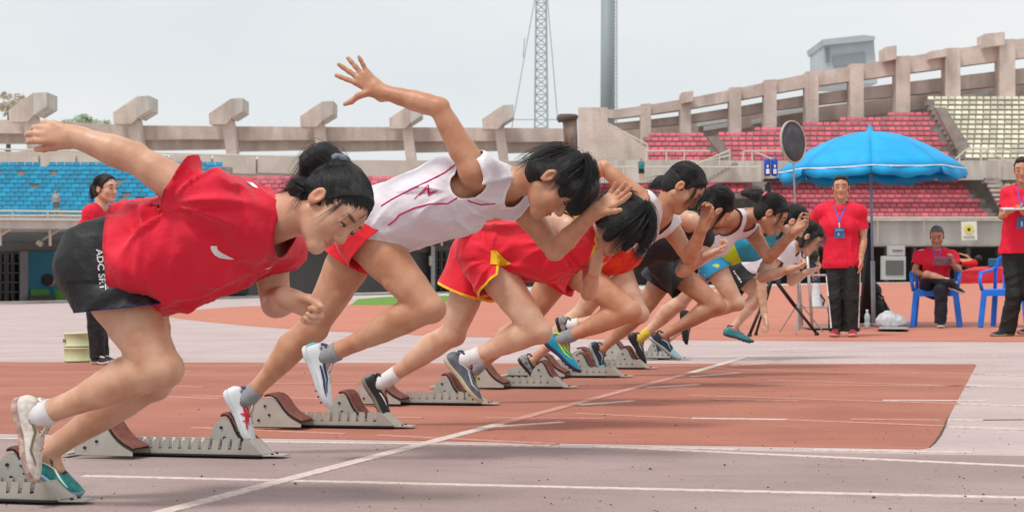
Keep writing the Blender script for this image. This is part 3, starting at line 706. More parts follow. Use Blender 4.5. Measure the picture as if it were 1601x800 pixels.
line((1020, 697.5), (1155, 700.3), .045, z=-.0025); line((1270, 701), (1520, 705), .045, z=-.0025)
for a, b, m in [((770, 666), (880, 658.5), 1), ((905, 632), (990, 625.5), 1), ((1012, 605), (1092, 600), 1), ((1082, 587.5), (1155, 582), 1), ((1200, 548), (1262, 545), 1), ((1145, 570), (1200, 567.5), 1),
                ((760, 652), (945, 653), 0), ((560, 650), (660, 652), 0), ((620, 620), (700, 623), 0), ((220, 618), (345, 622), 0), ((120, 599), (320, 604), 0), ((300, 617.5), (500, 622), 0), ((60, 581), (300, 580), 0), ((400, 598), (560, 599), 0),
                ((300, 667), (540, 677), 0), ((590, 679), (870, 692.5), 0), ((900, 645), (1080, 653), 0), ((1080, 652.5), (1230, 654.5), 1), ((1230, 655), (1478, 664.5), 0), ((1482, 666), (1700, 673), 1), ((1330, 654), (1470, 655.5), 0), ((1482, 654.7), (1537, 655.5), 1), 
                ((1080, 617), (1240, 622), 0), ((1240, 622), (1500, 630), 0), ((1500, 630), (1700, 636), 1), ((1110, 623), (1250, 625.5), 0), ((1380, 624.5), (1542, 625.3), 1),
                ((880, 614.5), (1200, 597), 0) if 0 else ((1180, 600), (1510, 602.5), 0), ((1200, 593), (1515, 603), 0), ((1512, 602), (1700, 608), 1), ((1510, 601), (1556, 602), 1),
                ((1120, 575), (1330, 582), 0), ((1330, 581), (1540, 584), 0), ((1520, 584), (1700, 588), 1), ((1290, 567.3), (1450, 567.2), 1), ((1525, 568.5), (1700, 570), 1), ((1300, 556), (1400, 555.5), 1), ((1460, 556), (1580, 555.3), 1), ((1230, 549), (1300, 547), 1)]:
    line(a, b, .05 if m else .045, M_LINE if m else M_LINE2, -.0008)

line((1537, 654.5), (1600, 654), .012, SEAM, -.003)
mb = MB(); rr0 = random.Random(3)
for k in range(420):                    # rubber crumbs and grit on the track
    p = G(rr0.uniform(-20, 1620), 560+240*rr0.random()**.8); s_ = rr0.uniform(.0012, .0042)*(1+.6*(rr0.random() < .08)); q = [Vector((p.x+s_*math.cos(a)*rr0.uniform(.7, 1.5), p.y+s_*math.sin(a), -.003)) for a in (0, 1.6, 3.1, 4.7)]
    mb.add(q+[Vector((p.x, p.y, -.003+s_*.9))], [(0, 1, 4), (1, 2, 4), (2, 3, 4), (3, 0, 4)])
o = mb.build('track_crumbs', mat('dark rubber crumbs', (.22, .18, .17), .9)); tag(o, 'dark rubber crumbs and grit scattered over the near lanes', 'grit', kind='stuff')
# ---------------------------------------------------------------- stadium
FL = Vector((FW.x, FW.y, 0)).normalized()
CON = mat('weathered pink-grey concrete', (.85, .785, .745), .9, noise=.10, scale=.9, rgb2=(.79, .72, .68), bump=.3, bscale=6)  # this and the stained concrete are paled in place of distance haze
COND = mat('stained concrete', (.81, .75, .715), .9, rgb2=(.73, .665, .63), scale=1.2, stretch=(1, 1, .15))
CONW = mat('pale rendered concrete', (.80, .78, .75), .9, rgb2=(.72, .69, .66), scale=1.5, stretch=(1, 1, .3))
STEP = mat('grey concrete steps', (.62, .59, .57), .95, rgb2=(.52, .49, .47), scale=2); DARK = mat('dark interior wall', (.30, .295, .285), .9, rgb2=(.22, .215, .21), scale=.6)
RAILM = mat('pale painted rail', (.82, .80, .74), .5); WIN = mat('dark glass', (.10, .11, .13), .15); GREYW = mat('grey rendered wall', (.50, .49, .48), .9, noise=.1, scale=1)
def slab(name, poly, D, depth, m, parent, kind=None):
    Ds = D if hasattr(D, '__len__') else [D]*len(poly); pts = [F(x, y, d) for (x, y), d in zip(poly, Ds)]
    o = MB().prism(pts, (0, 0, 0), FL*depth).build(name, m, parent)
    if kind: o['kind'] = kind
    return o
def pole(name, a, b, D, w, m, parent, D2=None):
    return MB().tube([F(*a, D), F(*b, D2 or D)], w, 6).build(name, m, parent)
def at_base(px, D): p = F(px, 435, D); return (p.x, p.y, 0)
for m_ in (CON, COND, CONW, STEP):     # rain streaks and patches
    n = m_.node_tree.nodes; l = m_.node_tree.links.new; b = n['Principled BSDF']; src = b.inputs['Base Color'].links[0].from_socket; t = n.new('ShaderNodeTexCoord')
    for sc_, st_, lo_, hi_, f_ in ((1.6, (1, 1, .12), .50, .72, .55), (.35, (1, 1, 1), .48, .62, .35)):
        mp_ = n.new('ShaderNodeMapping'); mp_.inputs['Scale'].default_value = st_; l(t.outputs['Object'], mp_.inputs[0]); z = n.new('ShaderNodeTexNoise'); z.inputs['Scale'].default_value = sc_; z.inputs['Detail'].default_value = 6; l(mp_.outputs[0], z.inputs['Vector'])
        r = n.new('ShaderNodeMapRange'); r.inputs[1].default_value = lo_; r.inputs[2].default_value = hi_; r.inputs[4].default_value = f_; l(z.outputs['Fac'], r.inputs[0]); x = n.new('ShaderNodeMix'); x.data_type = 'RGBA'; l(r.outputs[0], x.inputs['Factor']); l(src, x.inputs['A']); x.inputs['B'].default_value = (*lin((.64, .575, .535)), 1); src = x.outputs['Result']
    l(src, b.inputs['Base Color'])
# concrete frame round the rim
fr = empty('concrete_rim', at_base(700, 112), 'weathered concrete rim frame of beams and bracketed ribs behind the seats', 'concrete rim')


XS = [-80, 62, 212, 360, 500, 640, 785, 900]; YT = [185, 189, 196, 197.5, 198.5, 199, 200, 201]
for i in range(len(XS)-1):
    a, b, ya, yb = XS[i], XS[i+1], YT[i], YT[i+1]
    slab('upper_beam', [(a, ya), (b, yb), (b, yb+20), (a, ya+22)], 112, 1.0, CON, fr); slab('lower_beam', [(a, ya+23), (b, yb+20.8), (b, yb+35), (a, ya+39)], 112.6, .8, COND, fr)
def rib(x, y, s, low=62, lean=10):
    q = lambda dx, dy: (x+dx*s, y+dy*s)
    c = slab('rib_column', [q(-14, 6), q(2, 0), q(10, low*.99), q(-14+lean-2, low)], 110.6, 1.2, CON, fr)
    slab('rib_bracket', [q(-34, -8), q(0, -31), q(0, 0), q(-8, 8), q(-33, 8)], 110.2, 1.5, CON, fr); slab('bracket_end', [q(.2, -31), q(18, -32), q(18, -12), q(.2, -1)], 109.0, 2.6, CONW, fr)
for x, y, s in ((52, 181, 1.15), (214, 185, 1.1), (361, 186, 1.02), (503, 190, 1.0), (641, 193, .96), (786, 194, .95)): rib(x, y, s)
for a, b, ya, yb in ((150, 275, 235, 236), (380, 500, 236, 236)): pass
slab('rear_wall', [(-60, 236), (120, 238), (270, 247), (480, 250), (900, 252), (900, 300), (-60, 300)], 109.5, .5, mat('pink rear wall', (.80, .74, .70), .9, rgb2=(.75, .69, .65), scale=1), fr)
for x0, x1 in ((0, 60), (63, 118), (121, 190), (193, 262), (265, 330), (333, 400), (403, 470)): slab('wall_panel', [(x0, 242), (x1, 243), (x1, 272), (x0, 270)], 109.3, .15, MATS['pink rear wall'], fr)
# right-hand part, rising round the bend
XR = [905, 960, 1010, 1072, 1150, 1205, 1270, 1340, 1412, 1490, 1575, 1680]; yt = lambda x: float(np.interp(x, [905, 965, 1100, 1195, 1270, 1412, 1600, 1700], [168, 172, 150, 129, 114, 90, 60, 45])); th = lambda x: 12+(x-905)*.026
for a, b in zip(XR[:-1], XR[1:]):
    slab('upper_beam', [(a, yt(a)), (b, yt(b)), (b, yt(b)+th(b)), (a, yt(a)+th(a))], 114.5, 1.2, CON, fr)
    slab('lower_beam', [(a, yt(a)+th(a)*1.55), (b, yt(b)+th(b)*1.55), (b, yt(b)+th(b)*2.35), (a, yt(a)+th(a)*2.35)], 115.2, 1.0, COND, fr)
for x in XR[2:-1]:
    w = 7+(x-905)*.008; slab('rib_column', [(x-w, yt(x)-2), (x+w, yt(x)-3), (x+w, 262), (x-w, 262)], 114, 1.2, CON, fr)
for x0, x1, y0, y1 in ((1540, 1571, 50, 70), (1384, 1402, 71, 92), (1455, 1481, 77, 88), (1066, 1084, 142, 158)): slab('bracket_end', [(x0, y0+3), (x1, y0), (x1, y1), (x0, y1+4)], 113.5, 2, CON, fr)
slab('rear_wall', [(905, 195), (1000, 196), (1100, 188), (1240, 172), (1400, 152), (1700, 118), (1700, 200), (1470, 200), (1240, 225), (905, 275)], 116.8, .5, COND, fr)
for x0, x1, y in ((1090, 1140, 191), (1175, 1192, 187.5), (1212, 1272, 175), (1505, 1545, 148), (1100, 1138, 198)):   # rear wall openings: pale slabs with sky brightness put into their colour
    slab('opening', [(x0, y), (x1, y-(x1-x0)*.16), (x1, y-(x1-x0)*.16+7), (x0, y+7)], 116.6, .1, mat('bright opening', (.93, .95, .96), .9), fr)
# rusty vent pipe, corner pier and end wall with a sloping handrail
vp = empty('vent_pipe', at_base(893, 106), 'rusty grey vent pipe with a brown cap in front of the concrete rim', 'vent pipe')
z0 = F(893, 235, 106); z1 = F(891, 188, 106); MB().tube([z0, z1], [.42, .46], 14).build('pipe', mat('rusty zinc', (.58, .56, .53), .6, rgb2=(.50, .33, .24), scale=2.2, stretch=(1, 1, .3)), vp, True)
MB().tube([F(888, 189, 106), F(887, 183, 106), F(887, 179, 106)], [.62, .70, .55], 14).build('cap', mat('brown cap', (.40, .34, .30), .8), vp, True)
ew = empty('end_wall', at_base(970, 100), 'beige end wall of the upper tier with a sloping top and white handrail', 'wall')
slab('wall_face', [(905, 168), (950, 168), (950, 196), (962, 197), (1012, 232), (1012, 284), (905, 284)], 103, 1, CONW if 0 else CON, ew); slab('lower_face', [(900, 250), (1120, 250), (1190, 252), (1190, 284), (900, 286)], 101, .6, CONW, ew)
for a, b in (((950, 193), (1012, 226)), ((1012, 226), (1012, 252)), ((950, 193), (950, 200)), ((980, 209), (980, 214))): pole('handrail', a, b, 100.5, .05, RAILM, ew)
# seats: one seat shape, copied
def seat_mesh(name, m):
    mb = MB(); mb.hexa([(-.19, .0, .0), (.19, .0, .0), (.19, .37, .03), (-.205, .37, .03), (-.21, -.01, .06), (.21, -.01, .06), (.205, .37, .06), (-.205, .37, .06)])
    mb.hexa([(-.205, .34, .05), (.205, .34, .05), (.205, .38, .05), (-.205, .38, .05), (-.185, .40, .27), (.185, .40, .27), (.185, .44, .27), (-.185, .44, .27)])
    me = bpy.data.meshes.new(name); me.from_pydata([tuple(v) for v in mb.v], [], mb.f); me.materials.append(m); return me
PINK = mat('faded red seat plastic', (.87, .44, .50), .6, rgb2=(.80, .37, .44), scale=3); BLUE = mat('blue seat plastic', (.0, .59, .74), .5, rgb2=(.0, .49, .64), scale=3); CREM = mat('cream seat plastic', (.91, .89, .80), .5, rgb2=(.83, .80, .69), scale=3)  # faded red is also dulled and paled to stand in for distance haze
for m_ in (PINK, BLUE, CREM):          # every seat faded by its own amount
    n = m_.node_tree.nodes; l = m_.node_tree.links.new; b = n['Principled BSDF']; src = b.inputs['Base Color'].links[0].from_socket; oi = n.new('ShaderNodeObjectInfo'); mr_ = n.new('ShaderNodeMapRange'); mr_.inputs[3].default_value = .72; mr_.inputs[4].default_value = 1.10
    hv = n.new('ShaderNodeHueSaturation'); l(oi.outputs['Random'], mr_.inputs[0]); l(mr_.outputs[0], hv.inputs['Value']); l(src, hv.inputs['Color']); l(hv.outputs[0], b.inputs['Base Color'])
SM = {'red': seat_mesh('seat', PINK), 'blue': seat_mesh('seat', BLUE), 'cream': seat_mesh('seat', CREM)}
Mrot = Matrix.Rotation(math.atan2(FL.y, FL.x)-math.pi/2, 4, 'Z'); SEATS = []
def tier(kind, rows, D0, run, pitch, name, label, skip=0, miss=.0, slope=0):
    """rows: (y in photograph, x from, x to); rows step back by run metres each"""
    root = empty(name, at_base(rows[0][1], D0), label, 'seating tier'); prev = None; rr = random.Random(int(rows[0][1])+5)
    for i, (y, xa, xb) in enumerate(rows):
        D = D0+run*i; a, b = F(xa, y, D), F(xb, y-slope*(xb-xa), D)
        ya = rows[min(i+1, len(rows)-1)][0] if i+1 < len(rows) else y-7.5
        k0, k1 = xa-8, xb+8
        slab('step', [(k0, y+1.0), (k1, y+1.0-slope*(xb-xa)), (k1, y+9-slope*(xb-xa)), (k0, y+9)], D-.05, run+.3, STEP, root)
        n = int((b-a).length/pitch); stag = (i % 2)*.5*pitch; d = (b-a).normalized()
        for k in range(n):
            if rr.random() < miss: continue
            p = a+d*(k*pitch+stag); sk_ = rr.uniform(-.05, .05); M_ = Matrix.Translation(p+FL*.1) @ Mrot @ Matrix.Rotation(sk_*.4, 4, 'Z'); SEATS.append((kind, M_, p, root))
    return root
R_ = lambda y0, dy, n, xa, xb, da=0, db=0: [(y0-dy*i, xa+da*i, xb+db*i) for i in range(n)]
tier('red', R_(339, 7.3, 9, 1204, 1556, -.5, -6), 104, .62, .455, 'seating_tier', 'lower tier of faded red seats behind the blue umbrella')
tier('red', R_(301, 6.6, 4, 365, 1180, 0, 0), 104, .62, .455, 'seating_tier', 'lower tier of faded red seats seen between the runners', miss=.02)
tier('red', R_(251, 7.6, 6, 1012, 1128, .5, -3.5), 108, .62, .455, 'seating_tier', 'small upper tier of red seats beside the beige end wall')
tier('red', [(251, 1152, 1496), (243.2, 1145, 1492), (235.4, 1140, 1488), (227.6, 1134, 1484), (219.8, 1128, 1480), (212, 1124, 1476), (204.2, 1186, 1472), (196.4, 1256, 1469), (188.6, 1320, 1466), (180.8, 1390, 1462)], 107, .62, .46, 'seating_tier', 'tall upper tier of faded red seats above the blue umbrella')
tier('cream', [(247-7.6*i, 1518-5.0*i, 1660) for i in range(13)], 106, .62, .47, 'seating_tier', 'upper tier of cream seats at the right edge')
tier('cream', R_(308, 7.6, 5, 1585, 1660, -9, 0), 103, .62, .47, 'seating_tier', 'lower tier of cream seats at the right edge')
tier('blue', [(336-6.9*i, -40, 352) for i in range(12)], 86, .55, .43, 'seating_tier', 'tier of bright blue seats at the left, a few seats missing', miss=.05)
def vis(p):
    q = p-CAMP; D = q.dot(FW); return -10 < 800+F_PX*q.dot(RT)/D < 1611
SEATS = [s for s in SEATS if vis(s[2])]; rest = {}; cnt_ = {}; SEATS.sort(key=lambda s: (s[2]-CAMP).length)
for s in SEATS:                         # the nearest seats of each tier singly, any past 300 joined
    c_ = cnt_[s[3].name] = cnt_.get(s[3].name, 0)+1
    if c_ <= 300:
        o = bpy.data.objects.new('seat', SM[s[0]]); COL.objects.link(o); o.parent = s[3]; o.matrix_local = Matrix.Translation(-Vector(s[3].location)) @ s[1]
    else: rest.setdefault((s[0], s[3].name), []).append(s)
for (kd, rn), L_ in rest.items():
    base = np.array([v.co[:]+(1,) for v in SM[kd].vertices]); fc = [tuple(p.vertices) for p in SM[kd].polygons]; vs = []; fs = []
    for s in L_:
        k = len(vs); vs += [tuple(v[:3]) for v in (base@np.array(s[1]).T)]; fs += [tuple(i+k for i in f) for f in fc]
    me = bpy.data.meshes.new('seat_rows'); me.from_pydata(vs, [], fs); me.materials.append(SM[kd].materials[0]); o = link('seat_rows', me, None, bpy.data.objects[rn]); o['kind'] = 'stuff'
# stair aisles, rails, upper tier front
st = empty('stand_structure', at_base(1300, 100), 'concrete stand front with stair aisles and pale railings between the two tiers', 'grandstand')
slab('aisle', [(1462, 168), (1478, 168), (1530, 250), (1506, 252)], 107.5, .4, STEP, st); slab('aisle', [(1106, 214), (1122, 212), (1152, 252), (1134, 254)], 107.5, .4, STEP, st)
slab('aisle', [(1540, 278), (1562, 278), (1600, 342), (1572, 342)], 103, .4, STEP, st); slab('aisle', [(1176, 280), (1202, 280), (1204, 345), (1186, 345)], 103, .4, STEP, st)
for i in range(9):
    y = 338-7*i; slab('stair', [(1572-3.8*i, y), (1592-4*i, y), (1592-4*i, y+3), (1572-3.8*i, y+3)], 102.6+i*.05, .3, COND, st)
slab('rear_steps', [(860, 255), (1720, 255), (1720, 344), (860, 344)], 112.2, .4, STEP, st); slab('rear_steps', [(1000, 210), (1110, 210), (1200, 195), (1300, 188), (1460, 168), (1720, 150), (1720, 255), (1000, 255)], 115.6, .3, STEP, st)
slab('tier_front', [(1120, 251), (1660, 251), (1660, 281), (1120, 281)], 104.5, .8, CONW, st)
for x in (1190, 1262, 1330, 1400, 1480, 1560): slab('pilaster', [(x, 251), (x+5, 251), (x+5, 281), (x, 281)], 104.3, .3, COND, st)
for i in range(8): slab('stair', [(1104+6*i, 280-3.6*i), (1112+6*i, 280-3.6*i), (1112+6*i, 283-3.6*i), (1104+6*i, 283-3.6*i)], 100.4, .4, STEP, st)
rails = [((1010, 236), (1110, 236)), ((1010, 236), (1010, 254)), ((1042, 237), (1042, 254)), ((1070, 237), (1070, 254)), ((1090, 256), (1141, 235)), ((1141, 235), (1141, 258)), ((1110, 250), (1141, 243)), ((1125, 243), (1125, 258)), ((1162, 236), (1250, 236)), ((1162, 236), (1162, 256)), ((1180, 237), (1215, 252)), ((1176, 236), (1176, 256)),
         ((1196, 340), (1562, 340)), ((1500, 240), (1500, 262)), ((1534, 232), (1534, 262)), ((1520, 232), (1601, 236)), ((1494, 248), (1512, 233)), ((1512, 233), (1534, 233)), ((1540, 236), (1600, 262)), ((1545, 250), (1601, 250)),
         ((900, 261), (1190, 261)), ((930, 261), (930, 282)), ((975, 261), (975, 282)), ((1022, 261), (1022, 282)), ((1062, 261), (1062, 282))]
for a, b in rails: pole('railing', a, b, 99.5, .045, RAILM, st)
slab('parapet', [(1130, 345), (1700, 345), (1700, 382), (1130, 382)], [99, 103, 103, 99], .6, mat('grey parapet', (.76, .74, .72), .9, rgb2=(.68, .65, .63), scale=.9, stretch=(1, 1, .15)), st)
slab('parapet_cap', [(1130, 341.5), (1700, 341.5), (1700, 345), (1130, 345)], [98.7, 102.7, 102.7, 98.7], 1.2, CONW, st)
for x in (1150, 1230, 1300, 1372, 1445, 1520, 1592): slab('joint', [(x, 345.5), (x+.8, 345.5), (x+.8, 381.5), (x, 381.5)], 98.5+(x-1130)*.007, .1, COND, st)
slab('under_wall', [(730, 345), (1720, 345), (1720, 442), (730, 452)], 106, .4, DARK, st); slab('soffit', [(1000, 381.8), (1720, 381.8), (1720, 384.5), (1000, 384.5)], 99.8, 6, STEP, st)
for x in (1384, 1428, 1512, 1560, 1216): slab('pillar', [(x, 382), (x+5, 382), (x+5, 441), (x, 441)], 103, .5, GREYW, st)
slab('parapet', [(720, 345), (1130, 345), (1130, 384), (720, 384)], [98, 99, 99, 98], .6, MATS['grey parapet'], st)
# left pavilion: flat canopy over shop fronts
pv = empty('pavilion', at_base(100, 60), 'low pavilion with white canopy, steel brackets, dark doors and a painted wall panel', 'pavilion')
Dp = lambda x: 1/(1/57+(x-60)/590*(1/72-1/57))
def wallq(name, x0, x1, y0, y1, off, m, dep=.2, y0b=None, y1b=None): return slab(name, [(x0, y0), (x1, y0 if y0b is None else y0b), (x1, y1 if y1b is None else y1b), (x0, y1)], [Dp(x0)+off, Dp(x1)+off, Dp(x1)+off, Dp(x0)+off], dep, m, pv)
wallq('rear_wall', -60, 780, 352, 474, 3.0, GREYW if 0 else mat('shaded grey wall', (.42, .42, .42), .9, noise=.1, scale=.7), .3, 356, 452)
wallq('canopy', -60, 780, 343, 356.5, -1.6, CONW, 4.8, 349, 361); wallq('canopy_gutter', -60, 780, 340, 343.5, -1.7, mat('white gutter', (.90, .88, .84), .5), .25, 347, 349.5)
wallq('lintel', -60, 780, 379, 392, 2.6, mat('grey lintel', (.40, .39, .37), .9), .2, 385, 395)
for x in (0, 78, 140, 420, 560, 640, 690): 
    MB().tube([F(x, 356+x*.006, Dp(x)-.8), F(x+.5, 384, Dp(x)-.8)], .05, 6).build('canopy_post', RAILM, pv); MB().tube([F(x+18, 357+x*.006, Dp(x)-1), F(x-18, 379, Dp(x)+1.6)], .045, 6).build('bracket', RAILM, pv); MB().tube([F(x-14, 377, Dp(x)+1.0), F(x-18, 383, Dp(x)+1.0)], .12, 8).build('lamp', RAILM, pv)
def gdoor(x0, x1, y0, y1):
    d = wallq('door', x0, x1, y0, y1, 2.5, WIN, .2)
    for k in range(4):
        x = x0+(x1-x0)*k/3; MB().bar(F(x, y0, Dp(x)+2.4), F(x, y1, Dp(x)+2.4), .06, .06).build('glazing_bar', mat('dark bar', (.2, .2, .21), .6), d)
    for k in range(1, 5):
        y = y0+(y1-y0)*k/5; MB().bar(F(x0, y, Dp(x0)+2.4), F(x1, y, Dp(x1)+2.4), .05, .05).build('glazing_bar', MATS['dark bar'], d)
gdoor(-2, 31, 397, 471); gdoor(680, 706, 393, 456); wallq('door_frame', 31, 43, 393, 473, 2.3, mat('grey frame', (.46, .46, .46), .7), .2); wallq('door_frame', 674, 680, 385, 458, 2.3, mat('pale frame', (.72, .73, .73), .7), .2)
m = mat('painted wall panel', (.16, .42, .50), .8, rgb2=(.10, .33, .45), scale=.4); wallq('mural', 43, 180, 393, 473, 2.4, m, .1)
wallq('mural_grass', 48, 180, 452, 472, 2.3, mat('painted grass', (.30, .52, .20), .9, rgb2=(.22, .42, .20), scale=.8), .05)
def disc(name, x, y, r, off, m, sx=1): return slab(name, [(x+r*sx*math.cos(a*math.pi/9), y+r*math.sin(a*math.pi/9)) for a in range(18)], Dp(x)+off, .04, m, pv)
disc('mural_face', 80, 441, 6.5, 2.25, mat('painted skin', (.62, .48, .40), .9)); disc('mural_hair', 74, 437, 9.5, 2.20, mat('painted hair', (.07, .06, .07), .9)); disc('mural_shirt', 80, 457, 7, 2.25, mat('painted teal shirt', (.10, .38, .48), .9), .7)
wallq('bench', 46, 82, 461, 472, 1.9, DARK, .5); wallq('kerb', -60, 780, 472.5, 475.5, -.5, CONW, .6, 454, 457)
wallq('dark_box', 356, 385, 452, 463, 1.5, WIN, .6); wallq('sign', 671, 675, 400, 415, 2.2, WPR_ if 0 else RAILM, .05)
for x0, y0, x1, y1 in ((-40, 337, 230, 337), (-40, 232, 500, 246), (-40, 329, 140, 331)):
    pole('railing', (x0, y0), (x1, y1), 60 if y0 > 300 else 100, .035 if y0 > 300 else .05, RAILM, pv if y0 > 300 else fr)
for x in range(-30, 500, 38): pole('rail_post', (x, 233+x*.025), (x, 250+x*.025), 100, .04, RAILM, fr)
for x in (20, 75, 140, 200, 260, 300): pole('rail_post', (x, 331), (x, 344), 60, .03, RAILM, pv)
# clutter in the recess under the right-hand stand
def ac(x0, x1, y0, y1, label, D=96):
    r_ = empty('cooling_unit', at_base(x0, D), label, 'cooling unit'); slab('case', [(x0, y0), (x1, y0), (x1, y1), (x0, y1)], D, .7, mat('grey white case', (.74, .74, .73), .6), r_); slab('grille', [(x0+4, y0+7), (x1-3, y0+7), (x1-3, y1-7), (x0+4, y1-7)], D-.06, .05, mat('dark grille', (.36, .37, .36), .6), r_)
ac(1381, 1416, 400, 437, 'pale box unit with dark grille standing under the parapet'); ac(1391, 1415, 383.5, 399, 'small pale unit stacked on the box unit under the parapet')
sg = slab('notice', [(1503, 346.5), (1527, 345.8), (1528, 375), (1504, 375.8)], 98, .06, mat('white notice board', (.90, .89, .84), .6), None); tag(sg, 'white notice with a yellow flower-like mark on the grey parapet', 'notice')
YN = mat('yellow print', (.88, .86, .35), .6)
for k in range(6):
    a = k*math.pi/3; x, y = 1515+5*math.cos(a), 358+5*math.sin(a); slab('print', [(x-2.4, y-2), (x+2.4, y-2), (x+2.4, y+2), (x-2.4, y+2)], 97.94, .03, YN, sg)
slab('print', [(1513, 357), (1517, 357), (1517, 361), (1513, 361)], 97.92, .03, WIN, sg)
for k in range(5): slab('print', [(1507+3.6*k, 369), (1509.4+3.6*k, 369), (1509.4+3.6*k, 372), (1507+3.6*k, 372)], 97.94, .03, mat('grey lettering', (.62, .66, .62), .6), sg)
# masts and the building behind the rim
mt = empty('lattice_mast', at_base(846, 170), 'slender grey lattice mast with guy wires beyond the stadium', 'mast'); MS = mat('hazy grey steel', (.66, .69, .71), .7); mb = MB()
for s_ in (-1, 1):
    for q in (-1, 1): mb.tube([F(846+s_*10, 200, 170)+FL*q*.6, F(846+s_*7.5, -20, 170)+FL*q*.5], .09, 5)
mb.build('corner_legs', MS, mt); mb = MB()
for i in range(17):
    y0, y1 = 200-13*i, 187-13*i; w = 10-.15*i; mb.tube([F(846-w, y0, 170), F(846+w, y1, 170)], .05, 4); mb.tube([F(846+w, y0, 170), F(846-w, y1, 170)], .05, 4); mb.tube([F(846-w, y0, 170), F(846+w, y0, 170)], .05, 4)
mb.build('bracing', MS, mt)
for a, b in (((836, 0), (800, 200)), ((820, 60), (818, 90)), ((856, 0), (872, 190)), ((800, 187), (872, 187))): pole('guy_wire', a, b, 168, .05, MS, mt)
lp_ = empty('floodlight_column', at_base(950, 130), 'tall grey floodlight column with a caged ladder beyond the stadium', 'column')
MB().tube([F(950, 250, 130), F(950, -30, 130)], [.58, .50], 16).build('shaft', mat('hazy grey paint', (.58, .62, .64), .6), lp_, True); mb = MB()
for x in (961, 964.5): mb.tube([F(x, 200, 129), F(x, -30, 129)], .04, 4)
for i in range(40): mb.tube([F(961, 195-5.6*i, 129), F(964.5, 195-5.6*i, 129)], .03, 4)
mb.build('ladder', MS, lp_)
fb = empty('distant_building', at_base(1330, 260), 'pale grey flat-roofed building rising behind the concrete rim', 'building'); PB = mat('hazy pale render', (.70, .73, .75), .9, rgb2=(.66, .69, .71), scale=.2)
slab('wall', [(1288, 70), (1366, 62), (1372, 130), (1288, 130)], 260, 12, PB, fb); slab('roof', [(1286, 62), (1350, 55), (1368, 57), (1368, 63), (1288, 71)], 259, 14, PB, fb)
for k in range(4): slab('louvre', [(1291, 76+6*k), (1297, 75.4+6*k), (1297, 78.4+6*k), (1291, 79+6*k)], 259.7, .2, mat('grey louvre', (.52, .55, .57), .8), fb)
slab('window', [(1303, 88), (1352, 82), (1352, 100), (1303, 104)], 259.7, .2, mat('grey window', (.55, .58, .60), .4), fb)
# trees beyond
def crown(root, px, py, D, rx, ry, n, m, seed, leaf=.22):
    r = random.Random(seed); mb = MB(); c = F(px, py, D); s_ = D/F_PX
    cl = [(r.gauss(0, .45), r.gauss(0, .45), r.gauss(0, .42), r.uniform(.25, .5)) for _ in range(14)]
    for k in range(n):
        a = r.choice(cl); v = Vector((r.gauss(0, 1), r.gauss(0, 1), r.gauss(0, 1))).normalized()*a[3]*r.random()**.4
        p = c+R0*(a[0]+v.x)*rx*s_+FL*(a[1]+v.y)*rx*s_+Vector((0, 0, (a[2]+v.z)*ry*s_)); d = Vector((r.gauss(0, 1), r.gauss(0, 1), r.gauss(0, 1))).normalized(); e = d.orthogonal().normalized(); f = d.cross(e); l_ = leaf*r.uniform(.6, 1.4)
        mb.add([p-e*l_, p+f*l_*.6, p+e*l_, p-f*l_*.6], [(0, 1, 2, 3)])
    return mb.build('crown', m, root)
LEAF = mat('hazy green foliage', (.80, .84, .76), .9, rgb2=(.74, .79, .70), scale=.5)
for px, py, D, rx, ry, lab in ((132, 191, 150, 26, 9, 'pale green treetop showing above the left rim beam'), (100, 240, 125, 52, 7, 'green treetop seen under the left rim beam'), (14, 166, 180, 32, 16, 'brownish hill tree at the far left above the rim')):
    t_ = empty('tree', at_base(px, D), lab, 'tree'); crown(t_, px, py, D, rx, ry, 520, LEAF if py != 166 else mat('brown foliage', (.78, .73, .65), .9), int(px)); b_ = F(px, 430, D); MB().tube([Vector((b_.x, b_.y, 0)), Vector((b_.x, b_.y, F(px, py, D).z*.6)), F(px, py, D)], [.5, .35, .12], 8).build('trunk', mat('bark', (.36, .31, .27), .9), t_)
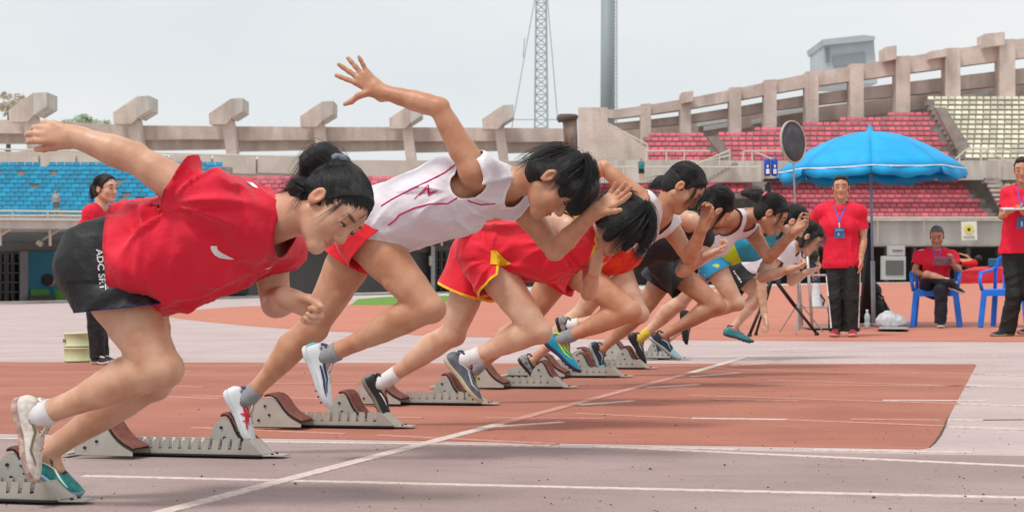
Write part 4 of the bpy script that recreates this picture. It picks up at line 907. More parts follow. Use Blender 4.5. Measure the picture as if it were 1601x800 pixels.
# ---------------------------------------------------------------- starting blocks
BLK_G = 'starting blocks along the start line'
ALU = mat('worn aluminium', (.71, .695, .66), rough=.5, metal=.25, noise=.12, scale=9, bump=.2, bscale=200, rgb2=(.66, .64, .60))
PAD = mat('ridged brown rubber', (.62, .40, .35), rough=.8, noise=.15, scale=30); PADE = mat('dark rubber', (.10, .085, .08), rough=.6)
STEEL = mat('grey steel', (.5, .5, .5), rough=.45, metal=.6)
def pedal(root, x, y, s=1.0, w=.115, lx=1.0):
    """quarter disc side plates under a curved pad faced with ridged rubber"""
    prof = [(0, .145), (.012, .150), (.03, .147), (.045, .135), (.058, .112), (.072, .085), (.088, .062), (.108, .042), (.130, .027), (.142, .018)]
    prof = [(x+a*s*1.25*lx, .012+z*s*.95) for a, z in prof]
    back = [(x+.142*1.25*s*lx, .006), (x-.075*s*lx, .006), (x-.083*s*lx, .03), (x-.075*s*lx, .075*s), (x-.052*s*lx, .110*s), (x-.02*s*lx, .135*s)]
    out = [(a, z-.008) for a, z in prof]
    pl = []
    for sg in (-1, 1):
        yy = y+sg*w*.5; pl.append(MB().prism([Vector((a, yy, z)) for a, z in (back+out)], (0, -.002, 0), (0, .002, 0)).build('side_plate', ALU, root))
        for bx, bz in ((.0, .10), (.02*lx, .06), (-.03*lx, .035)):
            MB().tube([(x+bx, yy+sg*.002, bz), (x+bx, yy+sg*.007, bz)], .006, 8).build('bolt', PADE, pl[-1])
    n = len(prof); mb = MB()
    for (o1, o2, m_, nm, ex) in ((.0, .006, PADE, 'pad_base', .006), (.0065, .010, PAD, 'pad', 0)):
        q = []
        for i, (a, z) in enumerate(prof):
            d = Vector((prof[min(i+1, n-1)][0]-prof[max(i-1, 0)][0], prof[min(i+1, n-1)][1]-prof[max(i-1, 0)][1])).normalized(); nn = (-d.y*-1, d.x) if 0 else (-d.y, d.x)
            if nn[0]+nn[1] < 0: nn = (-nn[0], -nn[1])
            q.append(((a+nn[0]*o1, z+nn[1]*o1), (a+nn[0]*o2, z+nn[1]*o2)))
        mb = MB(); h = w/2+ex
        for i in range(n-1):
            (a0, b0), (a1, b1) = q[i], q[i+1]; c = lambda p, yy: (p[0], yy, p[1])
            mb.hexa([c(a0, y-h), c(a0, y+h), c(a1, y+h), c(a1, y-h), c(b0, y-h), c(b0, y+h), c(b1, y+h), c(b1, y-h)])
        o = mb.build(nm, m_, root)
        if nm == 'pad':
            rb = MB()
            for i in range(n-1):
                for t in np.linspace(0, 1, 5)[:-1]:
                    p = Vector(q[i][1]).lerp(Vector(q[i+1][1]), float(t)); rb.bar((p.x, y-h+.003, p.y), (p.x, y+h-.003, p.y), .0035, .0035)
            r_ = rb.build('ridges', PAD, o); r_['kind'] = 'stuff'
def block():
    """rail pointing to +x with its front tip at the origin; notched side walls; two pedals"""
    root = empty('starting_block', (0, 0, 0), absolute=False)
    L_ = .86; H_ = .060; wy = .045
    MB().box((-L_/2-.04, 0, .004), (L_-.08, .13, .006)).build('base_plate', PADE, root)
    MB().hexa([(-.10, -.055, .002), (.0, -.03, .002), (.0, .03, .002), (-.10, .055, .002), (-.10, -.055, .006), (.0, -.03, .006), (.0, .03, .006), (-.10, .055, .006)]).build('front_tongue', ALU, root)
    for sg in (-1, 1):
        y = sg*wy; poly = [Vector((-L_, y, .006)), Vector((-.075, y, .006)), Vector((-.135, y, H_))]
        x = -.17
        while x > -L_+.05:
            poly += [Vector((x+.010, y, H_)), Vector((x+.003, y, H_-.034)), Vector((x-.011, y, H_-.036)), Vector((x-.006, y, H_-.001))]; x -= .043
        poly += [Vector((-L_, y, H_))]
        bm = bmesh.new(); f = bm.faces.new([bm.verts.new(p) for p in poly]); r = bmesh.ops.extrude_face_region(bm, geom=[f])
        bmesh.ops.translate(bm, verts=[v for v in r['geom'] if isinstance(v, bmesh.types.BMVert)], vec=(0, sg*.004, 0)); bmesh.ops.triangulate(bm, faces=bm.faces); bmesh.ops.recalc_face_normals(bm, faces=bm.faces)
        me = bpy.data.meshes.new('rail_side'); bm.to_mesh(me); bm.free(); link('rail_side', me, ALU, root)
    MB().hexa([(-.085, -wy, .006), (-.080, -wy, .006), (-.080, wy, .006), (-.085, wy, .006), (-.142, -wy, H_), (-.137, -wy, H_), (-.137, wy, H_), (-.142, wy, H_)]).build('end_plate', ALU, root)
    MB().box((-L_/2-.08, 0, .020), (L_-.2, 2*wy-.004, .02)).build('rail_floor', STEEL, root)
    for y in (-.02, .02): MB().tube([(-.05, y, .006), (-.05, y, .011)], .006, 8).build('bolt', PADE, root)
    MB().bar((-L_-.02, -.16, .006), (-L_-.02, .16, .006), .04, .006).build('rear_bar', ALU, root)
    return root
BT = [(140, 785), (448, 714), (648, 668), (780, 632), (903, 606), (990, 589), (1028, 576), (1080, 561)]
BP = [G(*b) for b in BT]; LY = [p.y for p in BP]
BLAB = ['starting block at the far left edge under the runner in the loose red T-shirt', 'starting block behind the black-shorts runner, under the white spiked shoe with red marks',
        'starting block under the black shoe with a plain white sock', 'starting block holding the grey-socked teal and lime shoe, third from the near left edge',
        'starting block under the striped black and white shoe', 'starting block under the dark shoe fading to pale blue', 'starting block beside the black shoe with the yellow sock', 'farthest and smallest starting block, at the edge of the pale strip']
b0 = block(); BS = []
PX = [(-.36, -.76), (-.335, -.745), (-.42, -.66), (-.37, -.67), (-.29, -.59), (-.42, -.60), (-.30, -.55), (-.34, -.62)]
for i, p in enumerate(BP):
    b = b0 if i == 0 else copy_tree(b0); b.location = (p.x, p.y, .004); b.rotation_euler.z = random.uniform(-.012, .012); BS.append(b)
    tag(b, BLAB[i], 'starting block', BLK_G)
for b, (xa, xb) in zip(BS, PX): pedal(b, xa+.03, .112, s=.94, lx=.70); pedal(b, xb, -.112, s=.94, lx=1.06)
# ---------------------------------------------------------------- runners
SK = [skin('sunlit tan skin', (.83, .655, .55)), skin('warm tan skin', (.79, .59, .47)), skin('light skin', (.85, .69, .59)), skin('brown skin', (.74, .55, .44))]  # complexion colours of the sprinters
mat('lidskin', (.60, .43, .35), .5)
RG = 'sprinters leaving the starting blocks'
DR = MATS['dark rubber']
def pose(Y, d, front=(.5, 0, -1)):
    """joints from (px, py, offset across the lane)"""
    J = {k: A(P(v[0], v[1], Y+v[2])) for k, v in d.items()}
    J['hipR'] = J['pel']+A((0, -.085, -.02)); J['hipL'] = J['pel']+A((0, .085, -.02)); J['w'] = unit((.05, 1, 0)); J['front'] = unit(front); return J
def v2(dx, dy, dep=0):
    """direction with this slope in the photograph, dep leaning away from the camera"""
    d = RT*dx-UP*dy; d = d.normalized(); return unit(A(d)+A(FW)*dep)
def feet(J, **k):
    for x, (t, u, *r) in k.items(): J['toe'+x] = J['ank'+x]+unit(t)*.12-unit(u)*.06; J['ft'+x] = (unit(t), unit(u))
def top_(name, J, H, g, vox, m, root, infl=.010, arm_r=.062, neck_r=.058, hemt=.12, wr=.008, seed=1, extra=None, attrs=None, sleeves=None, wdir=None, sag=0, fold=1.0, wscale=9, neck_f=.02, armoff=.02, hemn=None, hemc=None, nback=.2, radial=()):
    lohi = bounds(J, .2, ['pel', 'chest', 'neck', 'shR', 'shL']+(['elR', 'elL'] if sleeves else []))
    def prims(Fd):
        torso(Fd, J, g, infl, .05); shoulders(Fd, J, g, infl*.8)
        if sag: Fd.cone(lerp(J['pel'], J['chest'], .2)+A((0, 0, -sag*.8)), lerp(J['pel'], J['chest'], .85)+A((0, 0, -sag)), .095*g, .105*g, .08, J['w'], 1.45)
        if sleeves:
            for x in 'RL': Fd.cone(J['sh'+x], lerp(J['sh'+x], J['el'+x], sleeves[0]+.22), sleeves[1], sleeves[2], .03)
        if extra: extra(Fd)
    cuts = [('plane', lerp(J['pel'], J['chest'], hemt) if hemc is None else hemc, -J['ax'] if hemn is None else hemn, 9), ('caps', lerp(J['neck'], J['chest'], nback)+J['fr']*neck_f, A(H['c'])+J['fr']*.04, neck_r, neck_r*1.4)]
    for x in 'RL':
        d = unit(J['el'+x]-J['sh'+x])
        if sleeves: cuts.append(('plane', lerp(J['sh'+x], J['el'+x], sleeves[0]), d, .2, lambda V, x=x: cone(V, J['sh'+x], lerp(J['sh'+x], J['el'+x], 1.5), sleeves[1], sleeves[2]) < cone(V, J['pel'], lerp(J['chest'], J['neck'], .4), .105*g+infl+sag*.3, .10*g+infl+sag*.3, J['w'], 1.4)))
        else:
            out = J['w']*(1 if x == 'L' else -1); c = J['sh'+x]+out*armoff; cuts.append(('caps', c+J['fr']*.03-J['ax']*.03, c+out*.2+d*.05, arm_r, arm_r*1.35))
            cuts.append(('caps', c+J['ax']*.00, c+d*.2, arm_r*.92, arm_r*1.2))
    return garment(name, J, vox, m, root, prims, cuts, wr=wr, wscale=wscale, lohi=lohi, seed=seed, wdir=wdir if wdir is not None else unit(J['ax']+A((0, 0, -.5))), fold=fold, attrs=attrs, radial=radial)
def shorts_(name, J, g, vox, m, root, ln=.4, infl=.016, flare=.02, waist=.17, wr=.006, seed=3, cutR=None, cutL=None, wscale=8, lens=None, attrs=None, dir_=None, radial=()):
    lohi = bounds(J, .22, ['pel', 'kneeR', 'kneeL', 'hipR'])
    def prims(Fd):
        ax = J['ax']; Fd.cone(J['pel']-ax*.01, J['pel']+ax*.09, .094*g, .086*g, .03, J['w'], 1.42, infl); Fd.cone(J['pel']+ax*.08, J['pel']+ax*(waist+.06), .086*g, .086*g, .03, J['w'], 1.40, infl*.9)
        for x in 'RL':
            h, kn = J['hip'+x], J['knee'+x]; l_ = (lens or {}).get(x, ln)+.2
            Fd.ball(h-J['fr']*.038*g, .086*g+infl, .04); Fd.cone(h, lerp(h, kn, l_), .091*g+infl, .084*g+infl+flare, .035)
    cuts = [('plane', J['pel']+J['ax']*waist, J['ax'], 9)]
    for x, cc in (('R', cutR), ('L', cutL)):
        h, kn = J['hip'+x], J['knee'+x]; l_ = (lens or {}).get(x, ln)
        if cc is None or cc is True: cuts.append(('plane', lerp(h, kn, l_), kn-h, .17))
        else: cuts.append(('plane', A(cc[0]), cc[1], cc[2] if len(cc) > 2 else 9))
    return garment(name, J, vox, m, root, prims, cuts, wr=wr, wscale=wscale, lohi=lohi, seed=seed, wdir=A((.15, 0, -1)) if dir_ is None else dir_, attrs=attrs, radial=radial)
def hl(h, px, py, Y_): return tuple(((A(P(px, py, Y_))-h['c'])@h['M'])/h['s'])
def pulled(tx=0, ty=-.10, tz=.085, n=170, w=.0008):
    """fine strands combed from the hairline back to the tie"""
    S = []
    for x in (-.062, -.04, -.015, .015, .04, .062): S.append(((x, .068-abs(x)*.3, .098-abs(x)*.6), (x*1.2, .0, .13-abs(x)*.6), (tx+x*.25, ty, tz), n, w, .009, 1))
    for sx in (-1, 1):
        for z in (.05, .02, -.02): S.append(((.068*sx, .03-abs(z-.05)*.4, z), (.085*sx, -.03, z+.03), (tx+.02*sx, ty, tz-.01), n, w, .008, 1))
        S.append(((.05*sx, -.075, -.07), (.06*sx, -.10, .0), (tx+.012*sx, ty, tz-.02), n, w, .010, 1))
    return S
# ---- 1: loose red T-shirt, black shorts, bun
WHT = mat('white shoe knit', (.86, .84, .81), .7, rgb2=(.62, .57, .52), scale=45, bump=.4, bscale=160); WSOLE = mat('pale foam sole', (.86, .78, .72), .6, noise=.1, scale=30)
LACE = mat('pale lace', (.88, .85, .78), .8); SOCKW = mat('white ribbed sock', (.88, .87, .87), .9, noise=.06, scale=40, bump=.5, bscale=500, stretch=(1, 1, .1)); SOCKG = mat('grey sock', (.58, .59, .61), .9, noise=.1, scale=60, bump=.5, bscale=500)
Y = LY[0]; root = empty('person', (BP[0].x-.25, Y, 0), 'sprinter with hair in a bun, loose red T-shirt, black shorts, one arm stretched behind', 'person', RG)
J = pose(Y, dict(pel=(186, 412, 0), chest=(335, 368, 0), neck=(432, 342, 0.0), shR=(326, 318, -.15), shL=(420, 385, .17), elR=(210, 247, -.20), wrR=(118, 214, -.24), elL=(431, 474, .20), wrL=(452, 467, .03),
                 kneeR=(253, 575, -.10), ankR=(66, 648, -.12), kneeL=(236, 596, .10), ankL=(74, 706, .05)))
J['nr'] = .062; feet(J, R=(v2(22, 105), v2(105, -22)), L=(v2(95, 52, -.1), v2(50, -85, -.15)))
H = head_at(P(517, 325, Y-.02), v2(.55, .80, -.50), v2(.83, -.52, -.05), 1.06)
body1 = build_body(J, H, .0045, SK[0], root, 1.08, lg=1.06, ag=1.17, hs=1.08,
               hands=(dict(d=v2(-64, -12, .1), n=(0, 1, -.3), s=(0, -.3, -1), c=(.35, .35, .4, .45), t=(.3, .2), sp=.02), dict(d=v2(16, 7, -.15), n=(-.1, -1, -.35), s=v2(.3, -1, 0), c=(1.1, 1.2, 1.3, 1.4), t=(.35, .9), sp=.02)))
eyes(H, root, .6)
lohi = bounds(J, .24, ['pel', 'kneeR', 'kneeL', 'hipR'])
def pr(Fd):
    ax = J['ax']; Fd.cone(J['pel']-ax*.02, J['pel']+ax*.30, .126, .112, .04, J['w'], 1.30)
    for x in 'RL':
        h, kn = J['hip'+x], J['knee'+x]; Fd.ball(h-J['fr']*.050, .106, .05); Fd.cone(h-A((.015, 0, 0)), lerp(h, kn, .85)-A((.02, 0, 0)), .122, .140, .05)
BLK = mat('black polyester', (.055, .055, .07), .6, bump=.25, bscale=900, bump2=.25, b2scale=26)
shorts1 = garment('shorts', J, .006, attr_over(BLK, 'hem', .004, (.03, .05, .3)), root, pr, [('plane', J['pel']+J['ax']*.24, J['ax'], 9), ('plane', A(P(180, 482, Y-.15)), v2(15, 130), 9)], wr=.012, wscale=7, lohi=lohi, seed=4, wdir=A((.35, 0, -1)), fold=1.3, radial=((P(250, 440, Y-.1), .026, 3, .25),))
RED1 = cloth('crimson knit', (.87, .012, .19))
def ex1(Fd):
    ax = J['ax']; dn = A((0, 0, -1)); Fd.cone(J['pel']-ax*.06+dn*.0, J['pel']+ax*.22+dn*.01, .162, .150, .05, J['w'], 1.32)
    Fd.cone(J['pel']+ax*.0+dn*.045, lerp(J['pel'], J['chest'], .6)+dn*.055, .12, .115, .06, J['w'], 1.4)
shirt1 = top_('t_shirt', J, H, 1.08, .006, attr_over(RED1, 'hem', .008, (.74, .01, .15)), root, infl=.028, neck_r=.066, hemt=-.13, wr=.024, seed=1, sleeves=(.43, .068, .077), wdir=unit(J['ax']*.4+A((0, 0, -1))), sag=.045, fold=1.5, wscale=7, neck_f=.045, hemn=v2(-100, 8), hemc=A(P(165, 400, Y-.20)), extra=ex1, radial=((P(285, 318, Y-.15), .050, 3.2, .32), (P(440, 330, Y), .022, 3, .2)))
# print on the cloth
WPR = mat('white print', (.92, .90, .90), .6)
SW = [(328.5, 386), (330, 384.2), (339, 384.6), (338.5, 388), (341, 391.5), (347, 395.5), (364, 403.5), (366, 405), (355, 405), (343, 403), (335, 398.5), (330.5, 392.5)]
decal('chest_mark', shirt1, *fill2d(SW, 3), WPR)
decal('chest_mark', shirt1, *fill2d([(413, 419), (416, 419.3), (419, 418), (426, 414.8), (420, 419.8), (415.5, 420.5)], 3), WPR)
decal('shoulder_mark', shirt1, *fill2d([(384, 284), (395, 286.5), (401, 291), (404, 295), (398, 293.5), (390, 290)], 3), WPR)
tv, tf = text2d('ADC SRT', 1, True); a_ = R(82)
w_ = max(v[0] for v in tv)
def vert_text(o, tv, tf, p0, p1, h, m, name):
    d = Vector((p1[0]-p0[0], p1[1]-p0[1])); L_ = d.length; w_ = max(v[0] for v in tv); d.normalize(); nn = Vector((d.y, -d.x))
    return decal(name, o, [(p0[0]+d.x*v[0]/w_*L_+nn.x*v[1]*h, p0[1]+d.y*v[0]/w_*L_+nn.y*v[1]*h) for v in tv], tf, m)
vert_text(shorts1, tv, tf, (150.5, 390), (157, 454), 14, WPR, 'leg_lettering')
tv, tf = bars2d(18, 2); vert_text(shorts1, tv, tf, (163.5, 412), (168, 452), 3.2, mat('grey print', (.55, .55, .58), .6), 'leg_lettering')
# hair
hh = lambda x, y, d=.0: hl(H, x, y, Y+d)
hairstyle(H, root, .0045, line=[((0, .058, .080), (0, .85, -.5)), ((0, .016, .0), (0, .92, -.38))], axis=(0, -.85, .6), masses=[((0, -.045, .085), hh(530, 258), .040, .026), (hh(528, 254), hh(508, 241), .026, .031), (hh(508, 241), hh(486, 252), .031, .030), (hh(486, 252), hh(473, 276), .029, .010), ((-.045, -.09, -.045), (.045, -.09, -.045), .026, .026), ((0, -.10, -.05), (0, -.125, -.075), .028, .012)],
          strands=pulled(*hh(529, 256))+[(hh(526, 250), hh(497, 222), hh(474, 276), 260, .0008, .013), (hh(526, 250), hh(486, 226), hh(469, 292), 120, .0007, .012), ((.075, -.05, -.02), (.07, -.10, -.04), (.03, -.12, -.055), 120, .0008, .010), ((-.03, -.10, -.03), (.0, -.13, -.05), (.03, -.12, -.09), 60, .0007, .010), ((.070, .050, .045), (.083, .062, .0), (.074, .055, -.05), 12, .0007, .004), ((.05, .080, .06), (.064, .096, .03), (.064, .08, -.015), 3, .0007, .004), ((.0, .088, .085), (.02, .105, .05), (.045, .098, .02), 4, .0007, .006), ((.07, -.05, -.03), (.075, -.04, -.06), (.06, -.03, -.09), 14, .0007, .006)])
MB().lathe([(.022, -.012), (.033, -.008), (.035, .004), (.029, .012), (.02, .012)], n=14, M=Matrix.Translation(P(530, 251, Y)) @ Matrix(H['M'].tolist()).to_4x4() @ Matrix.Rotation(R(55), 4, 'X')).build('hair_tie', mat('grey patterned band', (.50, .53, .58), .8, rgb2=(.25, .27, .33), scale=90), root, True)
shoe(root, J['ankR'], *J['ftR'], L=.262, upper=mat('worn white mesh', (.92, .90, .87), .8, rgb2=(.82, .77, .72), scale=60, bump=.4, bscale=160), sole=mat('worn pink sole', (.82, .72, .67), .7, rgb2=(.65, .5, .45), scale=50), trim=SOCKW, lace=LACE, side=[([(.06, .25), (.10, .42), (.15, .28), (.20, .55)], .0035, mat('dull gold', (.48, .44, .34), .6))], sock=SOCKW, leg_dir=J['kneeR']-J['ankR'], sockh=.035, W=.05, lr=.035)
TEAL = mat('teal mesh', (.06, .53, .50), .55, rgb2=(.02, .38, .38), scale=30, bump=.5, bscale=200); TEALD = mat('dark teal', (.03, .28, .29), .5)
shoe(root, J['ankL'], *J['ftL'], L=.225, upper=TEAL, sole=mat('pale teal sole', (.45, .66, .66), .5, rgb2=(.55, .5, .66), scale=25), trim=TEALD, lace=TEALD, side=[([(.05, .3), (.12, .6), (.2, .3)], .004, WPR)])

# ---- 2: white singlet with magenta piping, red shorts
MAG = mat('magenta piping', (.80, .06, .38), .6); WC = cloth('white singlet cloth', (.90, .87, .90)); RED2 = cloth('scarlet shorts cloth', (.88, .03, .12))
Y = LY[1]; root = empty('person', (BP[1].x, Y, 0), 'sprinter in a white singlet with magenta piping and red shorts, open hand raised high behind', 'person', RG)
J = pose(Y, dict(pel=(585, 350, 0), chest=(715, 302, 0), neck=(800, 285, 0.0), shR=(742, 268, -.17), shL=(812, 318, .15), elR=(686, 168, -.22), wrR=(592, 142, -.24), elL=(868, 392, .10), wrL=(926, 334, .0),
                 kneeR=(672, 482, -.10), ankR=(512, 556, -.10), kneeL=(490, 512, .09), ankL=(388, 622, .09)), (.4, 0, -1))
J['hipR'] = A(P(575, 372, Y-.085)); J['hipL'] = A(P(562, 380, Y+.085))
feet(J, R=(v2(40, 100), v2(100, -40)), L=(v2(42, 88), v2(88, -42)))
H = head_at(P(868, 286, Y-.02), v2(.34, .90, -.25), v2(.90, -.36, -.12), 1.08)
body2 = build_body(J, H, .0045, SK[1], root, 1.04, lg=.98, ag=1.0, hs=1.05,
               hands=(dict(d=v2(-30, -24, 0), n=v2(0, 0, -1), s=v2(-.6, 1, 0), c=(.05, .05, .0, .1), t=(1.0, -.4), sp=.25), dict(d=v2(48, -34, -.1), n=v2(-.5, -.5, -1), s=v2(1, 1, 0), c=(.15, .1, .1, .2), t=(.75, -.1), sp=.16)))
eyes(H, root, .9)
singlet2 = top_('singlet', J, H, 1.04, .0055, attr_over(WC, 'hem', .009, (.95, .93, .95)), root, infl=.014, hemt=-.06, wr=.014, seed=2, sag=.015, radial=((P(718, 300, Y-.15), .024, 3.5, .22), (P(600, 370, Y), .018, 3.5, .15)), arm_r=.070, neck_r=.055, neck_f=.03)
for pl in ([(596, 322), (612, 312), (640, 297), (668, 284), (695, 270), (714, 256)], [(607, 352), (618, 344), (624, 336), (648, 325), (672, 319), (700, 318), (722, 305)], [(724, 306), (735, 315), (752, 320), (774, 318)]):
    ribbon('piping', singlet2, pl, .006, MAG)
for pl in ([(648, 311), (670, 289), (671, 302), (682, 297)], [(656, 306), (669, 293), (670, 306), (684, 298)]): ribbon('chest_mark', singlet2, pl, .005, MAG, taper=True)
shorts2 = shorts_('shorts', J, 1.04, .0055, RED2, root, ln=.36, infl=.016, flare=.018, waist=.10, seed=5, wr=.018, lens={'R': .12, 'L': .20})
hairstyle(H, root, .0045, cap=1.0, axis=(0, -.3, 1), masses=[((-.03, .05, .09), (.03, .06, .075), .045, .045), ((0, .085, .06), (0, .105, .03), .035, .028), ((-.05, -.05, -.03), (.05, -.05, -.03), .045, .045), ((.05, .05, .05), (.055, .055, .02), .035, .02)],
          strands=[((x, -.03, .13), (x*1.5, .06, .14), (x*1.4+dx, .118, .02), 140, .0008, .009) for x, dx in ((-.05, 0), (-.02, 0), (.02, 0), (.05, 0))]+[((sx*.05, -.02, .12), (sx*.1, -.0, .08), (sx*.084, .03, -.0), 150, .0008, .011) for sx in (-1, 1)]+[((sx*.04, -.08, .08), (sx*.085, -.10, .02), (sx*.06, -.075, -.075), 90, .0010, .012) for sx in (-1, 1)]+[((0, -.08, .08), (0, -.13, .02), (0, -.095, -.085), 90, .0010, .014)])
SHW = mat('white spike upper', (.88, .90, .91), .5, noise=.05, scale=20, bump=.3, bscale=300); NAVY = mat('navy print', (.15, .19, .38), .5); SRED = mat('red print', (.80, .08, .20), .5)
shoe(root, J['ankR'], *J['ftR'], L=.25, upper=SHW, sole=mat('white spike sole', (.86, .87, .88), .5), trim=NAVY, lace=mat('white lace', (.85, .86, .88), .8), heelc=mat('aqua heel', (.35, .68, .70), .5), sock=SOCKG, leg_dir=J['kneeR']-J['ankR'], sockh=.045,
     side=[([(.05, .55), (.09, .42), (.14, .55), (.19, .35)], .0045, NAVY), ([(.08, .25), (.14, .32), (.20, .22)], .004, NAVY)])
shoe(root, J['ankL'], *J['ftL'], L=.25, upper=SHW, sole=MATS['white spike sole'], trim=NAVY, lace=MATS['white lace'], sock=SOCKG, leg_dir=J['kneeL']-J['ankL'], sockh=.05,
     side=[([(.07, .35), (.12, .40), (.17, .30)], .005, SRED), ([(.10, .15), (.12, .45), (.13, .75)], .004, SRED), ([(.13, .15), (.14, .45), (.11, .75)], .0035, SRED), ([(.05, .5), (.10, .55), (.16, .5)], .003, SRED)])
# ---- 3: red singlet and shorts trimmed yellow, bobbed hair
YEL = (.93, .72, .05); RED3 = cloth('red singlet cloth', (.90, .02, .17))
Y = LY[2]; root = empty('person', (BP[2].x, Y, 0), 'sprinter with a black bob, red singlet and red shorts trimmed yellow', 'person', RG)
J = pose(Y, dict(pel=(762, 388, 0), chest=(870, 384, 0), neck=(930, 378, 0.0), shR=(892, 356, -.16), shL=(928, 398, .15), elR=(806, 326, -.20), wrR=(742, 342, -.16), elL=(920, 458, .12), wrL=(930, 418, -.02),
                 kneeR=(842, 518, -.10), ankR=(728, 562, -.10), kneeL=(708, 522, .09), ankL=(598, 598, .09)), (.3, 0, -1))
J['hipR'] = A(P(760, 405, Y-.085)); J['hipL'] = A(P(745, 410, Y+.085))
feet(J, R=(v2(50, 62), v2(62, -50)), L=(v2(35, 60), v2(60, -35)))
H = head_at(P(972, 352, Y-.02), v2(.45, .88, .05), v2(.86, -.46, -.1), 1.05)
body3 = build_body(J, H, .0055, SK[2], root, 1.02, lg=1.0, ag=.95,
               hands=(dict(d=v2(-30, 8, 0), n=v2(0, 1, 0), s=v2(0, .3, -1), c=(.3, .4, .5, .5), t=(.5, .2), sp=.05), dict(d=v2(3, -20, -.3), n=v2(-.2, .2, 1), s=v2(1, 0, -.3), c=(1.1, 1.2, 1.2, 1.2), t=(.3, .8), sp=0)))
singlet3 = top_('singlet', J, H, 1.02, .006, attr_over(RED3, 'hem', .012, YEL), root, infl=.018, hemt=-.10, wr=.014, seed=6, radial=((P(880, 375, Y-.1), .026, 3.5, .2), (P(775, 410, Y-.1), .024, 3.5, .2)), sag=.03, arm_r=.062, neck_r=.058, neck_f=.03)
shorts3 = shorts_('shorts', J, 1.02, .006, attr_over(RED3, 'hem', .011, YEL), root, ln=.33, infl=.022, flare=.03, waist=.12, seed=7, wr=.012, radial=((P(790, 405, Y-.1), .024, 3.5, .15),), wscale=9, lens={'R': .30, 'L': .42})
for o in (shorts3, singlet3): decal('side_panel', o, *fill2d([(767, 392), (776, 391), (800, 413), (790, 415), (767, 413)], 4), mat('yellow panel', YEL, .7), lift=.004)
ribbon('trim', singlet3, [(840, 380), (852, 392), (866, 404)], .010, MATS['yellow panel'])
BOB = [((-.075, -.02, .03), (-.080, .01, -.07), .036, .022), ((.075, -.02, .03), (.080, .01, -.07), .036, .022), ((-.04, -.085, .02), (.04, -.085, .02), .045, .045), ((-.05, -.075, -.05), (.05, -.075, -.05), .038, .038), ((-.045, .075, .085), (.045, .075, .085), .028, .028), ((-.055, .10, .05), (.055, .10, .05), .02, .02), ((-.07, .06, .04), (-.075, .085, -.03), .026, .014), ((.07, .06, .04), (.075, .085, -.03), .026, .014)]
BOBS = [((x, -.03, .125), (x*1.6, .08, .14), (x*1.5, .14, .0), 130, .0008, .011) for x in (-.05, -.02, .02, .05)]+[((sx*.03, -.02, .13), (sx*.12, z2, .08), (sx*.088, z2*1.6+.02, -.085), 150, .0008, .010) for sx in (-1, 1) for z2 in (-.03, .0, .035)]+[((x, -.09, .09), (x*1.5, -.15, .03), (x*1.3, -.105, -.10), 130, .0008, .012) for x in (-.04, 0, .04)]
hairstyle(H, root, .005, cap=1.05, bob=True, axis=(0, -.2, 1), masses=BOB, strands=BOBS, line=[((0, .085, .075), (0, .85, -.5))])
GRY = mat('grey spike upper', (.40, .42, .46), .5, rgb2=(.30, .32, .36), scale=40, bump=.4, bscale=250); BLKS = mat('black shoe upper', (.09, .09, .10), .5); CREAM = mat('cream midsole', (.78, .73, .62), .6)
shoe(root, J['ankR'], *J['ftR'], L=.255, upper=GRY, sole=CREAM, trim=NAVY, lace=NAVY, sock=SOCKW, leg_dir=J['kneeR']-J['ankR'], sockh=.075, toecol=None, side=[([(.05, .3), (.10, .5), (.16, .35), (.20, .5)], .004, mat('pale print', (.78, .80, .82), .5))])
shoe(root, J['ankL'], *J['ftL'], L=.25, upper=BLKS, sole=mat('taupe sole', (.50, .46, .42), .6), trim=BLKS, lace=mat('dark red lace', (.35, .08, .10), .8), sock=SOCKW, leg_dir=J['kneeL']-J['ankL'], sockh=.085, heelc=mat('taupe heel', (.48, .45, .42), .6), side=[([(.09, .3), (.13, .5), (.16, .6)], .003, WPR)])
# ---- 4: white and orange top, red shorts, teal and lime shoes
TEL = mat('bright teal upper', (.02, .60, .70), .5, noise=.1, scale=30, bump=.3, bscale=250); LIME = mat('lime trim', (.70, .88, .12), .5); ORG = cloth('orange cloth', (.93, .27, .08), rgb2=(.80, .12, .06)) if 0 else mat('orange singlet cloth', (.93, .27, .08), .75, rgb2=(.82, .13, .07), scale=16, bump=.25, bscale=900)
Y = LY[3]; root = empty('person', (BP[3].x, Y, 0), 'sprinter in white and orange singlet and red shorts, elbow raised high behind', 'person', RG)
J = pose(Y, dict(pel=(882, 398, 0), chest=(975, 372, 0), neck=(1035, 335, 0.0), shR=(1008, 316, -.17), shL=(1045, 350, .15), elR=(944, 262, -.22), wrR=(896, 285, -.10), elL=(1078, 404, .12), wrL=(1100, 352, .0),
                 kneeR=(985, 487, -.10), ankR=(878, 530, -.10), kneeL=(818, 508, .09), ankL=(742, 578, .09)), (.35, 0, -1))
feet(J, R=(v2(52, 46), v2(46, -52)), L=(v2(22, 55), v2(55, -22)))
H = head_at(P(1068, 293, Y-.02), v2(.62, .74, -.12), v2(.74, -.62, -.12), 1.03)
body4 = build_body(J, H, .0055, SK[1], root, 1.0, lg=1.05, ag=1.06,
               hands=(dict(d=v2(-20, 18, 0), n=v2(0, 1, 0), s=v2(0, .3, -1), c=(.5,)*4), dict(d=v2(6, -26, -.1), n=v2(-.6, -.1, -1), s=v2(1, .2, 0), c=(.8, .9, 1.0, 1.0), t=(.6, .6), sp=.05)))
eyes(H, root, .8)
sg4 = top_('singlet', J, H, 1.0, .007, attr_over(ORG, 'along', .40, (.90, .88, .90), less=False), root, infl=.016, hemt=-.1, wr=.010, seed=8, sag=.065, neck_f=.03, attrs={'along': lambda V, J=J: (V-J['pel'])@J['ax']})
